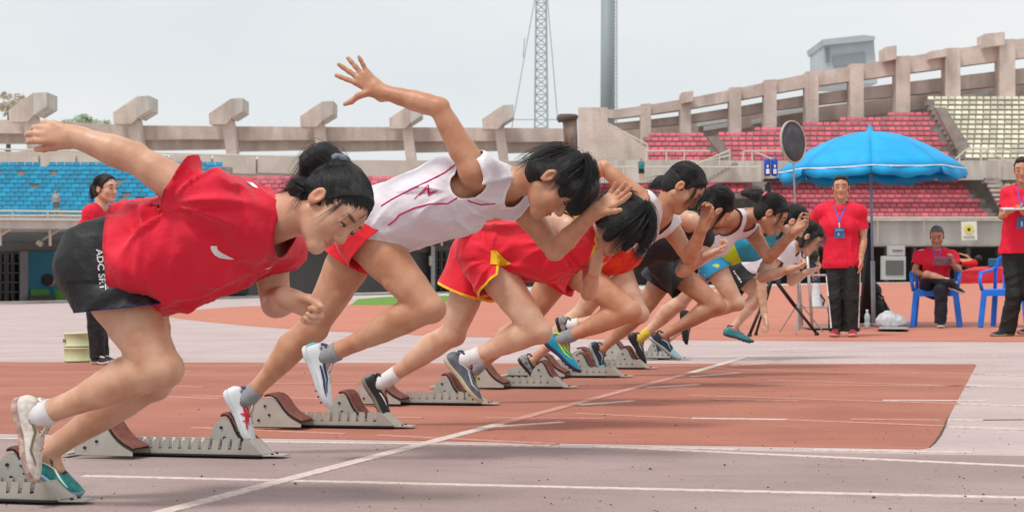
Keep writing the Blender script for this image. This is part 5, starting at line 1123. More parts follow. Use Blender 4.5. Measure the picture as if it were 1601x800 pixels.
shorts_('shorts', J, 1.0, .006, attr_over(RED3, 'hem', .0, YEL), root, ln=.30, infl=.020, flare=.03, waist=.12, seed=9, lens={'R': .30, 'L': .36})
PONY = lambda tx, ty, tz, l=.10, r=.028: [((tx, ty+.02, tz), (tx, ty-l*.4, tz-.0), r*.8, r), ((tx, ty-l*.4, tz), (tx, ty-l, tz-.04), r, r*.55)]
hairstyle(H, root, .005, masses=[(hl(H, 1046, 283, Y), hl(H, 1032, 286, Y), .03, .032), (hl(H, 1032, 286, Y), hl(H, 1019, 292, Y), .030, .016)], axis=(0, -1, -.2), strands=pulled(0, -.095, -.02, 90)+[(hl(H, 1040, 284, Y), hl(H, 1028, 284, Y), hl(H, 1014, 294, Y), 70, .0009, .014), ((.03, .10, .09), (.04, .13, .04), (.05, .11, -.06), 60, .0009, .012), ((.066, .05, .05), (.075, .08, .0), (.07, .075, -.05), 20, .0008, .005)])
for x, d in (('R', .03), ('L', .05)):
    shoe(root, J['ank'+x], *J['ft'+x], L=.25, upper=TEL, sole=mat('dark blue sole', (.12, .2, .4), .5), trim=LIME, lace=LIME, heelc=LIME, sock=SOCKG, leg_dir=J['knee'+x]-J['ank'+x], sockh=.07, side=[([(.03, .5), (.07, .3), (.12, .25), (.17, .45)], .0035, LIME), ([(.05, .7), (.10, .45), (.15, .6)], .003, LIME)])
# ---- 5: black and blue shorts, long dark hair
Y = LY[4]; root = empty('person', (BP[4].x, Y, 0), 'sprinter half hidden behind the orange singlet, close black hair with long strands hanging down', 'person', RG)
J = pose(Y, dict(pel=(962, 400, 0), chest=(1045, 375, 0), neck=(1098, 345, 0.0), shR=(1085, 345, -.16), shL=(1100, 372, .15), elR=(1008, 330, -.20), wrR=(960, 350, -.16), elL=(1066, 424, .05), wrL=(1108, 396, -.10),
                 kneeR=(1000, 490, -.10), ankR=(892, 508, -.10), kneeL=(908, 490, .09), ankL=(834, 562, .09)), (.35, 0, -1))
feet(J, R=(v2(14, 48), v2(48, -14)), L=(v2(30, 36), v2(36, -30)))
H = head_at(P(1118, 323, Y-.02), v2(.62, .80, .55), v2(.74, -.62, -.1), 1.03)
body5 = build_body(J, H, .006, SK[2], root, 1.0, ag=1.05, hands=(dict(d=v2(-20, 18, 0), n=v2(0, 1, 0), s=v2(0, .3, -1), c=(.5,)*4), dict(d=v2(26, -8, -.1), n=v2(-.1, -1, -.3), s=v2(-.2, -1, -1), c=(.7, .8, 1.0, 1.0), t=(.5, .4), sp=.05)))
eyes(H, root, .8)
top_('singlet', J, H, 1.0, .007, mat('dark navy cloth', (.10, .10, .14), .7, bump=.25, bscale=900), root, infl=.012, hemt=-.1, wr=.008, seed=10)
shorts_('shorts', J, 1.0, .006, attr_over(BLK, 'hem', .005, (.75, .75, .78)), root, ln=.30, infl=.018, flare=.02, waist=.14, seed=11)
hairstyle(H, root, .005, masses=PONY(.0, -.10, -.02, .02, .026)+[((.05, -.07, -.03), (.075, -.03, -.11), .03, .022), ((-.05, -.07, -.03), (-.03, -.03, -.16), .03, .022), (hl(H, 1104, 322, Y), hl(H, 1084, 350, Y-.02), .04, .04), (hl(H, 1086, 345, Y-.03), hl(H, 1082, 364, Y-.05), .038, .02)], strands=pulled(0, -.095, .0, 60)+[(hl(H, 1108, 318, Y-.04), hl(H, 1086, 336, Y-.06), hl(H, 1082, 372, Y-.06), 120, .0009, .014), ((.05, -.08, -.02), (.09, -.06, -.09), (.085, .02, -.19), 90, .0010, .012), ((-.05, -.08, -.02), (-.03, -.07, -.12), (-.01, .01, -.21), 90, .0010, .012), ((.07, .02, .03), (.085, .03, -.03), (.08, .06, -.12), 30, .0009, .006)])
for x in 'RL': shoe(root, J['ank'+x], *J['ft'+x], L=.24, upper=mat('pale grey mesh upper', (.62, .60, .60), .6, rgb2=(.35, .34, .36), scale=50), sole=BLKS, trim=BLKS, lace=BLKS, side=[([(.02, .5), (.08, .3), (.14, .35), (.19, .6)], .005, BLKS), ([(.06, .8), (.11, .4), (.14, .1)], .004, BLKS)], sock=SOCKW if x == 'R' else None, leg_dir=J['knee'+x]-J['ank'+x], sockh=.05)
# ---- 6: white tank with wine edge, black shorts, ponytail with pink tie
Y = LY[5]; root = empty('person', (BP[5].x, Y, 0), 'sprinter in a white tank top and loose black shorts, ponytail held by a pink tie', 'person', RG)
J = pose(Y, dict(pel=(1046, 408, 0), chest=(1120, 365, 0), neck=(1168, 338, 0.0), shR=(1142, 340, -.16), shL=(1176, 362, .15), elR=(1090, 350, -.22), wrR=(1040, 372, -.2), elL=(1202, 404, .10), wrL=(1244, 360, .0),
                 kneeR=(1122, 478, -.10), ankR=(1038, 524, -.10), kneeL=(1000, 492, .09), ankL=(942, 545, .09)), (.4, 0, -1))
feet(J, R=(v2(42, 32), v2(32, -42)), L=(v2(14, 32), v2(32, -14)))
H = head_at(P(1205, 334, Y-.02), v2(.72, .62, -.1), v2(.62, -.72, -.1), 1.03)
body6 = build_body(J, H, .006, SK[3], root, 1.0, ag=1.05, hands=(dict(d=v2(-20, 12, 0), n=v2(0, 1, 0), s=v2(0, .3, -1), c=(.5,)*4), dict(d=v2(26, -20, -.1), n=v2(-.5, -.6, -.6), s=v2(0, -1, -.5), c=(.2, .8, 1.0, 1.0), t=(.5, .2), sp=.05)))
eyes(H, root, .8)
top_('tank_top', J, H, 1.0, .006, attr_over(WC, 'hem', .007, (.45, .05, .25), name='white tank with wine edge'), root, infl=.012, hemt=-.1, wr=.008, seed=12, sag=.02, arm_r=.085, armoff=.01)
shorts_('shorts', J, 1.0, .006, BLK, root, ln=.40, infl=.024, flare=.045, waist=.14, seed=13, wr=.014)
hairstyle(H, root, .005, masses=PONY(0, -.10, .03, .11, .036), strands=pulled(0, -.095, .03, 90)+[((0, -.10, .05), (0, -.17, .06), (0, -.21, -.02), 120, .0010, .016), ((.066, .05, .05), (.08, .07, .0), (.072, .07, -.05), 20, .0008, .005)])
MB().lathe([(.024, -.010), (.034, -.004), (.034, .004), (.024, .010)], n=14, M=Matrix.Translation(Vector(hp(H, 0, -.108, .058))) @ Matrix(H['M'].tolist()).to_4x4() @ Matrix.Rotation(R(90), 4, 'X')).build('hair_tie', mat('pink band', (.90, .45, .50), .8), root, True)
NVT = mat('dark navy upper', (.10, .12, .18), .5); PBL = mat('pale blue toe', (.55, .78, .84), .5)
for x in 'RL': shoe(root, J['ank'+x], *J['ft'+x], L=.245, upper=NVT, toecol=PBL, sole=mat('grey sole', (.62, .66, .68), .5), trim=NVT, lace=NVT, side=[([(.06, .3), (.11, .5), (.15, .3)], .003, PBL)])
# ---- 7: lime and blue top, pale blue shorts, yellow sock
SKY = mat('bright blue cloth', (.16, .62, .82), .75, rgb2=(.10, .52, .74), scale=12, bump=.25, bscale=900)
Y = LY[6]; root = empty('person', (BP[6].x, Y, 0), 'sprinter in a lime and blue top and sky blue shorts with one yellow sock', 'person', RG)
J = pose(Y, dict(pel=(1112, 398, 0), chest=(1172, 378, 0), neck=(1212, 352, 0.0), shR=(1192, 352, -.16), shL=(1215, 374, .15), elR=(1135, 350, -.20), wrR=(1090, 365, -.18), elL=(1192, 434, .05), wrL=(1236, 420, -.05),
                 kneeR=(1152, 474, -.10), ankR=(1082, 498, -.08), kneeL=(1062, 474, .09), ankL=(1002, 528, .09)), (.35, 0, -1))
feet(J, R=(v2(4, 30), v2(30, -4)), L=(v2(18, 30), v2(30, -18)))
H = head_at(P(1240, 348, Y), v2(.62, .70, -.1), v2(.70, -.62, -.1), 1.0)
body7 = build_body(J, H, .0065, SK[2], root, 1.0, ag=1.08, hands=(dict(d=v2(-20, 12, 0), n=v2(0, 1, 0), s=v2(0, .3, -1), c=(.5,)*4), dict(d=v2(26, -6, -.1), n=v2(0, -1, -.3), s=v2(0, -.5, -1), c=(1.0,)*4, t=(.4, .7), sp=.0)))
eyes(H, root, .8)
top_('running_top', J, H, 1.0, .0065, attr_over(mat('lime and blue cloth', (.18, .62, .74), .75, bump=.25, bscale=900), 'lime', .0, (.78, .86, .12)), root, infl=.02, hemt=-.1, wr=.008, seed=14, attrs={'lime': lambda V, J=J: (V-J['pel'])@J['ax']-.20+(noise(V*7)-.5)*.05})
shorts_('shorts', J, 1.0, .006, attr_over(SKY, 'dots', .17, (.80, .85, .20)), root, ln=.34, infl=.014, flare=.008, waist=.14, seed=15, attrs={'dots': lambda V: noise(V*30)})
hairstyle(H, root, .005, masses=[((0, -.09, .0), (0, -.11, -.03), .04, .03)], strands=pulled(0, -.095, .0, 50))
for x in 'RL': shoe(root, J['ank'+x], *J['ft'+x], L=.24, upper=BLKS, sole=mat('black sole', (.07, .07, .08), .6), trim=BLKS, lace=BLKS, side=[([(.05, .5), (.10, .3), (.15, .4)], .004, mat('grey shoe stripe', (.62, .62, .64), .5))], sock=mat('yellow sock', (.90, .76, .16), .9, rgb2=(.75, .7, .4), scale=60) if x == 'L' else None, leg_dir=J['knee'+x]-J['ank'+x], sockh=.08)
# ---- 8: white T-shirt, black shorts with lettering
Y = LY[7]; root = empty('person', (BP[7].x, Y, 0), 'farthest sprinter, in white T-shirt and black shorts, hand reaching down to the track', 'person', RG)
J = pose(Y, dict(pel=(1160, 418, 0), chest=(1208, 405, 0), neck=(1240, 385, 0.0), shR=(1222, 388, -.15), shL=(1238, 402, .15), elR=(1190, 442, -.20), wrR=(1195, 490, -.2), elL=(1238, 440, .12), wrL=(1262, 425, .05),
                 kneeR=(1188, 462, -.10), ankR=(1147, 512, -.10), kneeL=(1110, 478, .09), ankL=(1040, 534, .09)), (.3, 0, -1))
J['hipR'] = A(P(1155, 428, Y-.085)); feet(J, R=(v2(36, 10), v2(10, -36)), L=(v2(6, 28), v2(28, -6)))
H = head_at(P(1264, 372, Y), v2(.68, .66, -.15), v2(.70, -.62, -.1), 1.05)
body8 = build_body(J, H, .0065, SK[2], root, 1.0, ag=1.0, lg=.95, hands=(dict(d=v2(4, 20, -.1), n=v2(-1, 0, -.3), s=v2(1, 0, -1), c=(.3, .4, .5, .5), t=(.6, .3), sp=.1), dict(d=v2(20, -6, -.1), n=v2(0, -1, -.3), s=v2(0, -.5, -1), c=(1.0,)*4)))
eyes(H, root, .8)
top_('t_shirt', J, H, 1.0, .0065, WC, root, infl=.022, hemt=-.1, wr=.012, seed=16, sleeves=(.30, .062, .07), sag=.03)
s8 = shorts_('shorts', J, 1.0, .006, BLK, root, ln=.48, infl=.024, flare=.02, waist=.14, seed=17)
tv, tf = bars2d(6, 3); vert_text(s8, tv, tf, (1146, 424), (1158, 442), 4, WPR, 'leg_lettering')
hairstyle(H, root, .005, masses=[((.0, -.09, .0), (0, -.10, -.05), .045, .035), ((.05, -.04, -.02), (.078, .0, -.08), .034, .02)], strands=pulled(0, -.095, .0, 50)+[((.05, .0, .10), (.1, .03, .05), (.085, .02, -.10), 60, .0010, .010), ((.03, .08, .1), (.06, .12, .05), (.07, .10, -.04), 40, .0009, .01)])
SEA = mat('sea green upper', (.22, .52, .55), .5, rgb2=(.16, .42, .46), scale=30)
for x in 'RL': shoe(root, J['ank'+x], *J['ft'+x], L=.245, upper=SEA if x == 'R' else GRY, sole=mat('dark teal sole', (.10, .22, .26), .5), trim=NAVY, lace=SEA)
# ---------------------------------------------------------------- officials and their things
POLO = mat('red polo cloth', (.88, .03, .20), .75, noise=.06, scale=8, bump=.2, bscale=900, bump2=.3, b2scale=20); PANT = mat('black track trousers', (.075, .075, .08), .7, bump=.2, bscale=600, bump2=.4, b2scale=14)
LAN = mat('blue violet lanyard', (.36, .36, .80), .7); CARD = mat('blue badge card', (.13, .45, .68), .4); SHORT = mat('short black hair', (.07, .065, .065), .6, noise=.3, scale=80, bump=.5, bscale=300)
def gy(py, px): return G(px, py).y
def hair_short(H, root, m=None, grey=False): hairstyle(H, root, .006, cap=1.0, line=[((0, .076, .078), (0, .85, -.52)), ((0, .024, .02), (0, .95, -.30))], masses=[((-.03, .055, .098), (.03, .055, .098), .02, .02)], m=m or SHORT)
def tdir(J): 
    for x in 'RL': J['toe'+x] = J['ank'+x]+A((0, -.12, -.06))
def trousers(J, root, m, g=1.0, flare=.03, attrs=None, vox=.008):
    def pr(Fd):
        ax = J['ax']; Fd.cone(J['pel']-ax*.02, J['pel']+ax*.16, .105*g, .100*g, .03, J['w'], 1.4)
        for x in 'RL':
            h, k, a = J['hip'+x], J['knee'+x], J['ank'+x]; Fd.cone(h, k, .100*g, .075*g, .03); Fd.cone(k, a+unit(a-k)*.08, .075*g, .066*g+flare*.4, .03)
    cuts = [('plane', J['pel']+J['ax']*.13, J['ax'], 9)]+[('plane', J['ank'+x]+unit(J['ank'+x]-J['knee'+x])*.035, J['ank'+x]-J['knee'+x], .16) for x in 'RL']
    return garment('trousers', J, vox, m, root, pr, cuts, wr=.012, wscale=9, lohi=bounds(J, .2, ['pel', 'kneeR', 'kneeL', 'ankR', 'ankL']), seed=21, wdir=A((1, 0, .4)), attrs=attrs)
def badge(root, o, top, mid, box):
    for a in top: ribbon('lanyard', o, [a, mid], .014, LAN, lift=.004, steps=8)
    x0, y0, x1, y1 = box; ribbon('badge_clip', o, [mid, ((x0+x1)/2, y0+1)], .012, WPR, lift=.006)
    c = o; b_ = decal('badge', o, *fill2d([(x0, y0), (x1, y0), (x1, y1), (x0, y1)], 4), CARD, lift=.014)
    decal('badge_print', o, *fill2d([(x0+4.5, y0+7), (x0+6.8, y0+7), (x0+6.8, y1-4), (x0+4.5, y1-4)], 4), WPR, lift=.017); decal('badge_print', o, *fill2d([(x0+1.5, y0+1.5), (x1-1.5, y0+1.5), (x1-1.5, y0+4), (x0+1.5, y0+4)], 4), mat('pale badge print', (.5, .72, .85), .5), lift=.017)
SKM = skin('official tan skin', (.80, .60, .48))
# standing official by the umbrella pole
Y = gy(526, 1320); root = empty('person', tuple(P(1320, 527, Y)), 'official standing beside the umbrella pole in red polo and black trousers', 'person', 'officials in red polo shirts')
J = pose(Y, dict(pel=(1318, 408, 0), chest=(1314, 352, 0), neck=(1314, 319, .02), shR=(1287, 330, 0), shL=(1342, 332, 0), elR=(1262, 350, .15), wrR=(1240, 362, .30), elL=(1350, 375, .02), wrL=(1346, 404, -.05),
                 kneeR=(1306, 464, -.03), ankR=(1307, 512, 0), kneeL=(1331, 464, -.03), ankL=(1332, 512, 0)), (0, -1, 0))
J['w'] = unit(A(RT)); J['hipR'] = A(P(1307, 414, Y)); J['hipL'] = A(P(1330, 414, Y)); J['bow'] = (0, 0, 0); tdir(J); J['nr'] = .056
H = head_at(P(1315, 294, Y-.02), (.10, -1, -.05), (0, -.05, 1), 1.06)
o1 = build_body(J, H, .0075, SKM, root, 1.05, male=True, belly=.012, hands=(dict(d=v2(-20, 8, .3), n=(0, 0, -1), s=(0, -1, 0), c=(.5,)*4), dict(d=v2(0, 20), n=v2(-1, 0, 0), s=(0, -1, 0), c=(.3, .35, .4, .45), t=(.5, .3))))
eyes(H, root, .5); hair_short(H, root)
polo1 = top_('polo_shirt', J, H, 1.05, .0075, POLO, root, infl=.036, hemt=-.04, wr=.018, seed=22, sleeves=(.62, .058, .070, .13), neck_r=.060, neck_f=.03, hemn=(0, 0, -1), hemc=A(P(1314, 419, Y)))
badge(root, polo1, ((1305, 320), (1324, 318)), (1312, 348), (1305, 356, 1320, 372))
ribbon('collar', polo1, [(1303, 317), (1306, 324), (1313, 330)], .022, mat('dark red collar', (.72, .02, .12), .7)); ribbon('collar', polo1, [(1325, 316), (1321, 324), (1315, 330)], .022, MATS['dark red collar'])
tr1 = trousers(J, root, PANT); 
for x, px in (('R', (1291.5, 1295.5, 1299.5)), ('L', (1345, 1343.5, 1342.5))): ribbon('side_stripe', tr1, [(px[0], 425), (px[1], 468), (px[2], 512)], .022, WPR, lift=.004)
for x in 'RL': shoe(root, J['ank'+x], (.12 if x == 'L' else -.1, -1, -.03), (0, 0, 1), L=.27, upper=mat('grey red trainer', (.40, .38, .38), .6), sole=mat('white red sole', (.80, .62, .62), .6), toecol=mat('red toe', (.72, .12, .16), .6), trim=MATS['red toe'], lace=MATS['red toe'], spikes=False)
# seated official
Y = gy(511, 1465); root = empty('person', tuple(P(1470, 512, Y)), 'grey-haired official sitting cross-legged on a blue plastic chair, reading papers', 'person', 'officials in red polo shirts')
J = pose(Y, dict(pel=(1462, 452, .10), chest=(1462, 410, .10), neck=(1464, 389, .10), shR=(1438, 400, .08), shL=(1488, 400, .08), elR=(1430, 424, .0), wrR=(1446, 430, -.05), elL=(1500, 424, .0), wrL=(1490, 412, -.16),
                 kneeR=(1450, 430, -.32), ankR=(1488, 441, -.30), kneeL=(1471, 452, -.30), ankL=(1471, 500, -.26)), (0, -1, 0))
J['w'] = unit(A(RT)); J['hipR'] = A(P(1451, 450, Y+.06)); J['hipL'] = A(P(1474, 450, Y+.06)); J['ankR'][2] += .0
J['toeR'] = J['ankR']+A(v2(20, 2))*.12; J['toeL'] = J['ankL']+A((0, -.12, -.05))
H = head_at(P(1465, 370, Y+.08), (0, -1, -.35), (0, -.3, 1), 1.04)
o2 = build_body(J, H, .0075, skin('older tan skin', (.74, .55, .46)), root, 1.0, male=True, hands=(dict(d=v2(3, 10, -.2), n=(0, 0, 1), s=(0, -1, .4), c=(.6,)*4), dict(d=v2(-3, -20, -.2), n=v2(-1, 0, 0), s=v2(0, -1, -.4), c=(.7,)*4)))
eyes(H, root, .9); hair_short(H, root, mat('grey cropped hair', (.42, .41, .41), .8, noise=.15, scale=90, bump=.5, bscale=300))
polo2 = top_('polo_shirt', J, H, 1.0, .0075, POLO, root, infl=.024, hemt=.05, wr=.010, seed=23, sleeves=(.60, .064, .074, .12), neck_f=.03, hemn=(0, 0, -1), hemc=A(P(1462, 450, Y)))
for a in ((1457, 388), (1472, 388)): ribbon('lanyard', polo2, [a, (1466, 408)], .014, LAN, lift=.004)
ribbon('side_stripe', polo2, [(1436, 391), (1444, 390)], .012, WPR); 
trousers(J, root, mat('dark navy trousers', (.09, .10, .16), .7, bump=.2, bscale=600, bump2=.4, b2scale=14), flare=0)
shoe(root, J['ankR'], v2(22, 8), v2(4, -20, -.3), L=.26, upper=BLKS, sole=WSOLE, lace=BLKS, trim=BLKS, spikes=False, sock=SOCKW, leg_dir=J['kneeR']-J['ankR'], sockh=.08); shoe(root, J['ankL'], (.05, -1, -.03), (0, 0, 1), L=.26, upper=BLKS, sole=WSOLE, lace=BLKS, trim=BLKS, spikes=False)
# papers in the seated official's hands
PAPER = mat('white paper', (.84, .82, .84), .8); c = P(1474, 409, Y-.22); pp = MB()
for k in range(4): pp.hexa([c+R0*a+FL*(-b*.6)+Vector((0, 0, b*.75+z+.004*k)) for z in (0, .002) for a, b in ((-.115+.004*k, -.05), (.105+.004*k, -.06), (.115, .05+.004*k), (-.105, .06))])
tag(pp.build('paper_sheets', mat('mauve paper', (.62, .50, .56), .8, rgb2=(.5, .38, .45), scale=8), None), 'mauve printed sheets held open by the seated official', 'papers')
# official at the right edge
Y = gy(525, 1580); root = empty('person', tuple(P(1588, 527, Y)), 'official at the right edge in a red polo, looking down over white papers', 'person', 'officials in red polo shirts')
J = pose(Y, dict(pel=(1594, 392, 0), chest=(1598, 330, 0), neck=(1598, 293, .02), shR=(1577, 305, 0), shL=(1628, 307, 0), elR=(1567, 338, -.02), wrR=(1578, 330, -.24), elL=(1640, 352, .0), wrL=(1612, 338, -.24),
                 kneeR=(1586, 460, -.05), ankR=(1576, 512, 0), kneeL=(1612, 460, -.03), ankL=(1618, 508, 0.1)), (0, -1, 0))
J['w'] = unit(A(RT)); J['hipR'] = A(P(1583, 400, Y)); J['hipL'] = A(P(1608, 400, Y)); tdir(J)
H = head_at(P(1599, 266, Y-.02), (-.05, -1, -.2), (0, -.2, 1), 1.08)
build_body(J, H, .0075, SKM, root, 1.08, male=True, belly=.015, hands=(dict(d=v2(16, -4, -.2), n=(0, 0, 1), s=(0, -1, .2), c=(.5,)*4), dict(d=v2(-16, -4, -.2), n=(0, 0, 1), s=(0, -1, .2), c=(.5,)*4)))
eyes(H, root, .8); hair_short(H, root)
polo3 = top_('polo_shirt', J, H, 1.08, .0075, POLO, root, infl=.034, hemt=-.04, wr=.018, seed=24, sleeves=(.58, .068, .076, .13), neck_f=.03, hemn=(0, 0, -1), hemc=A(P(1594, 396, Y)))
for a in ((1590, 292), (1606, 292)): ribbon('lanyard', polo3, [a, (1597, 326)], .014, LAN, lift=.004)
decal('badge', polo3, *fill2d([(1590, 339), (1606, 339), (1606, 357), (1590, 357)], 4), CARD, lift=.014); decal('badge_print', polo3, *fill2d([(1596, 345), (1598, 345), (1598, 354), (1596, 354)], 4), WPR, lift=.017)
trousers(J, root, PANT, 1.05)
for x in 'RL': shoe(root, J['ank'+x], (-.75, -.6, -.03), (0, 0, 1), L=.28, upper=BLKS, sole=mat('tan sole', (.62, .54, .45), .7), lace=BLKS, trim=BLKS, spikes=False)
c = P(1588, 327, Y-.28); pp = MB()
for k in range(3): pp.hexa([c+R0*a+FL*(b*.9)+Vector((0, 0, b*.12+z+.004*k)) for z in (0, .002) for a, b in ((-.15, -.10+.004*k), (.14, -.11), (.15, .09), (-.13+.006*k, .10))])
tag(pp.build('paper_sheets', PAPER, None), 'white papers held flat by the official at the right edge', 'papers')
# woman behind the first sprinter
Y = gy(568, 150); root = empty('person', tuple(P(150, 569, Y)), 'woman in a red polo with hair tied back, standing behind the first sprinter', 'person', 'officials in red polo shirts')
J = pose(Y, dict(pel=(150, 420, 0), chest=(150, 362, 0), neck=(158, 322, 0), shR=(142, 333, -.13), shL=(168, 335, .14), elR=(140, 378, -.16), wrR=(148, 415, -.16), elL=(172, 380, .16), wrL=(170, 415, .16),
                 kneeR=(150, 490, -.07), ankR=(152, 553, -.07), kneeL=(153, 490, .08), ankL=(158, 551, .08)), (1, -.3, 0))
J['w'] = unit((.25, .97, 0)); J['toeR'] = J['ankR']+A((.1, -.05, -.06)); J['toeL'] = J['ankL']+A((.1, -.05, -.06))
H = head_at(P(165, 296, Y), v2(1, .03, -.5), (-.0, 0, 1), 1.02)
build_body(J, H, .0065, SK[2], root, .98); eyes(H, root, .35)
top_('polo_shirt', J, H, .98, .0065, POLO, root, infl=.022, hemt=-.1, wr=.008, seed=25, sleeves=(.55, .058, .066)); trousers(J, root, PANT, .9, 0, vox=.007)
hairstyle(H, root, .005, masses=PONY(0, -.10, .02, .05, .030)+[((0, -.12, .0), (0, -.135, -.07), .03, .014)], strands=pulled(0, -.10, .02, 50)+[((0, -.12, .02), (0, -.155, -.02), (0, -.14, -.11), 60, .0009, .010)])
MB().lathe([(.022, -.008), (.030, 0), (.022, .008)], n=12, M=Matrix.Translation(Vector(hp(H, 0, -.105, .03))) @ Matrix(H['M'].tolist()).to_4x4() @ Matrix.Rotation(R(80), 4, 'X')).build('hair_tie', LACE, root, True)
for x in 'RL': shoe(root, J['ank'+x], (.9, -.4, -.02), (0, 0, 1), L=.24, upper=BLKS, sole=WSOLE, lace=WPR, trim=BLKS, spikes=False)
# ---- umbrella
D = 20.9; ub = F(1366, 511, D); ub.z = 0; root = empty('parasol', tuple(ub), 'large sky blue parasol with scalloped white-edged valance over the officials', 'parasol')
UB = mat('sky blue parasol cloth', (.0, .66, .90), .6, rgb2=(.0, .61, .86), scale=5, bump=.2, bscale=500); UBW = mat('white edging', (.92, .94, .95), .7)
n_ = UB.node_tree.nodes; bs = n_['Principled BSDF']; bs.inputs['Transmission Weight'].default_value = 0
apex = F(1360, 206, D); cx_ = Vector((apex.x, apex.y, 0)); rr_ = 1.13; zr = F(1370, 266, D).z; za = apex.z; NS = 8
def ucan(a, t):                          # a 0..8 rib units, t 0 apex .. 1 rim
    fr_ = a % 1; sag = math.sin(math.pi*fr_); r_ = rr_*t*(1-.035*sag*t); z = zr+(za-zr)*(1-t**1.9)-.012*sag*t*t; an_ = (a+.15)*2*math.pi/NS
    return Vector((cx_.x+r_*math.cos(an_), cx_.y+r_*math.sin(an_), z))
for k in range(NS):
    vs = []; fs = []; A_n, T_n = 8, 8
    for i in range(A_n+1):
        for j in range(T_n+1): vs.append(ucan(k+i/A_n*.999, .02+.98*j/T_n))
    for i in range(A_n):
        for j in range(T_n): fs.append((i*(T_n+1)+j, (i+1)*(T_n+1)+j, (i+1)*(T_n+1)+j+1, i*(T_n+1)+j+1))
    o = mesh('canopy_panel', vs, fs, UB, root, True); md = o.modifiers.new('t', 'SOLIDIFY'); md.thickness = .004
    vs = []; vw = []
    rnd = random.Random(k)
    for i in range(A_n*2+1):
        fr_ = i/(A_n*2); p = ucan(k+fr_*.999, 1.0); out = (p-cx_); out.z = 0; out.normalize(); dr = .085+.05*math.sin(math.pi*fr_)+.012*math.sin(fr_*17+k); wv = .025*math.sin(fr_*13+k*2)
        q = p+out*wv+Vector((0, 0, -dr)); vs += [p+out*.002, p+out*(wv*.5+.002)+Vector((0, 0, -dr*.5)), q]; vw += [p+out*.006+Vector((0, 0, .004)), p+out*.009+Vector((0, 0, -.010+.003*math.sin(i)))]
    fs = [(3*i+j, 3*i+3+j, 3*i+4+j, 3*i+1+j) for i in range(A_n*2) for j in (0, 1)]
    o = mesh('valance', vs, fs, UB, root, True); md = o.modifiers.new('t', 'SOLIDIFY'); md.thickness = .003
    if k in (0, 4, 5, 6, 7, 3): mesh('edging', vw, [(2*i, 2*i+2, 2*i+3, 2*i+1) for i in range(A_n*2)], UBW, root, True)
    MB().tube([ucan(k, t)+Vector((0, 0, -.012)) for t in (.03, .25, .5, .75, .99)], .006, 6).build('rib', STEEL, root)
    MB().tube([ucan(k, .5)+Vector((0, 0, -.015)), cx_+Vector((0, 0, zr+.08))], .005, 6).build('strut', STEEL, root)
BP_ = mat('blue grey pole paint', (.55, .63, .76), .45)
MB().lathe([(.0, .085), (.018, .08), (.024, .05), (.045, .012), (.06, 0)], (cx_.x, cx_.y, za-.005), 14).build('finial', UB, root, True)
MB().tube([Vector((ub.x, ub.y, .75)), Vector((cx_.x, cx_.y, za))], .016, 12).build('pole', BP_, root, True); MB().tube([Vector((ub.x, ub.y, .02)), Vector((ub.x, ub.y, .80))], .026, 12).build('lower_pole', mat('pale grey pole', (.66, .67, .68), .5), root, True)
for a in (20, 110, 200, 290): MB().bar(ub+Vector((0, 0, .03)), ub+Vector((math.cos(R(a)), math.sin(R(a)), 0))*.42+Vector((0, 0, .02)), .05, .025).build('foot', mat('worn white metal', (.76, .74, .72), .6, rgb2=(.66, .62, .6), scale=20), root)
# ---- round dark reflector on a thin stand
D = 19.0; b0_ = F(1250, 515, D); c = F(1240, 222, D); root = empty('reflector_stand', (b0_.x, b0_.y, 0), 'round dark grey sound reflector with pale rim on a thin stand', 'reflector')
nrm = (-FL*.70+R0*.72+Vector((0, 0, .05))).normalized(); Mq = Matrix.Translation(c) @ nrm.to_track_quat('Z', 'Y').to_matrix().to_4x4()
MB().lathe([(0, .004), (.10, .006), (.226, .004), (.226, -.006), (0, -.006)], n=40, M=Mq).build('disc', mat('dark grey felt', (.36, .36, .38), .9, rgb2=(.30, .30, .32), scale=9), root, True)
MB().lathe([(.226, -.012), (.240, -.012), (.242, .0), (.240, .012), (.226, .012), (.224, 0)], n=40, M=Mq).build('rim', mat('pale rim', (.76, .72, .68), .6), root, True)
MB().tube([c+Vector((0, 0, -.235)), Vector((b0_.x, b0_.y, .03))], [.010, .012], 8).build('stem', mat('grey tube', (.66, .65, .66), .4, metal=.5), root)
for a in (30, 150, 270): MB().tube([Vector((b0_.x, b0_.y, .35)), Vector((b0_.x, b0_.y, 0))+Vector((math.cos(R(a)), math.sin(R(a)), .02))*.28], .008, 6).build('leg', MATS['grey tube'], root)
# ---- black tripod with twin blue timing lamps
D = 18.1; ap_ = F(1203, 425, D); root = empty('tripod', tuple(Vector((ap_.x, ap_.y, 0))), 'black tripod carrying two upright blue units, legs spread behind the sprinters', 'tripod')
TB = mat('matt black tube', (.09, .09, .10), .5)
for q, rr2 in (((1277, 524), .024), ((1172, 526), .024), ((1182, 524), .02)):
    f_ = G(*q); tp = F(1208, 432, D); md_ = tp.lerp(f_, .5); l_ = MB().tube([tp, md_], rr2*.9, 8).build('leg', TB, root, True); MB().tube([md_, f_+Vector((0, 0, .02))], rr2*.7, 8).build('lower_leg', TB, l_, True); MB().tube([f_+Vector((0, 0, .03)), f_], rr2, 8).build('foot_cap', TB, l_, True)
MB().tube([F(1208, 440, D), F(1201, 285, D)], [.02, .016], 8).build('column', TB, root, True); MB().bar(F(1194, 282, D), F(1218, 281, D), .05, .03).build('crossbar', TB, root)
MB().bar(F(1201, 300, D), F(1201, 288, D), .06, .05).build('head', TB, root)
UBL = mat('glossy blue casing', (.04, .30, .72), .3)
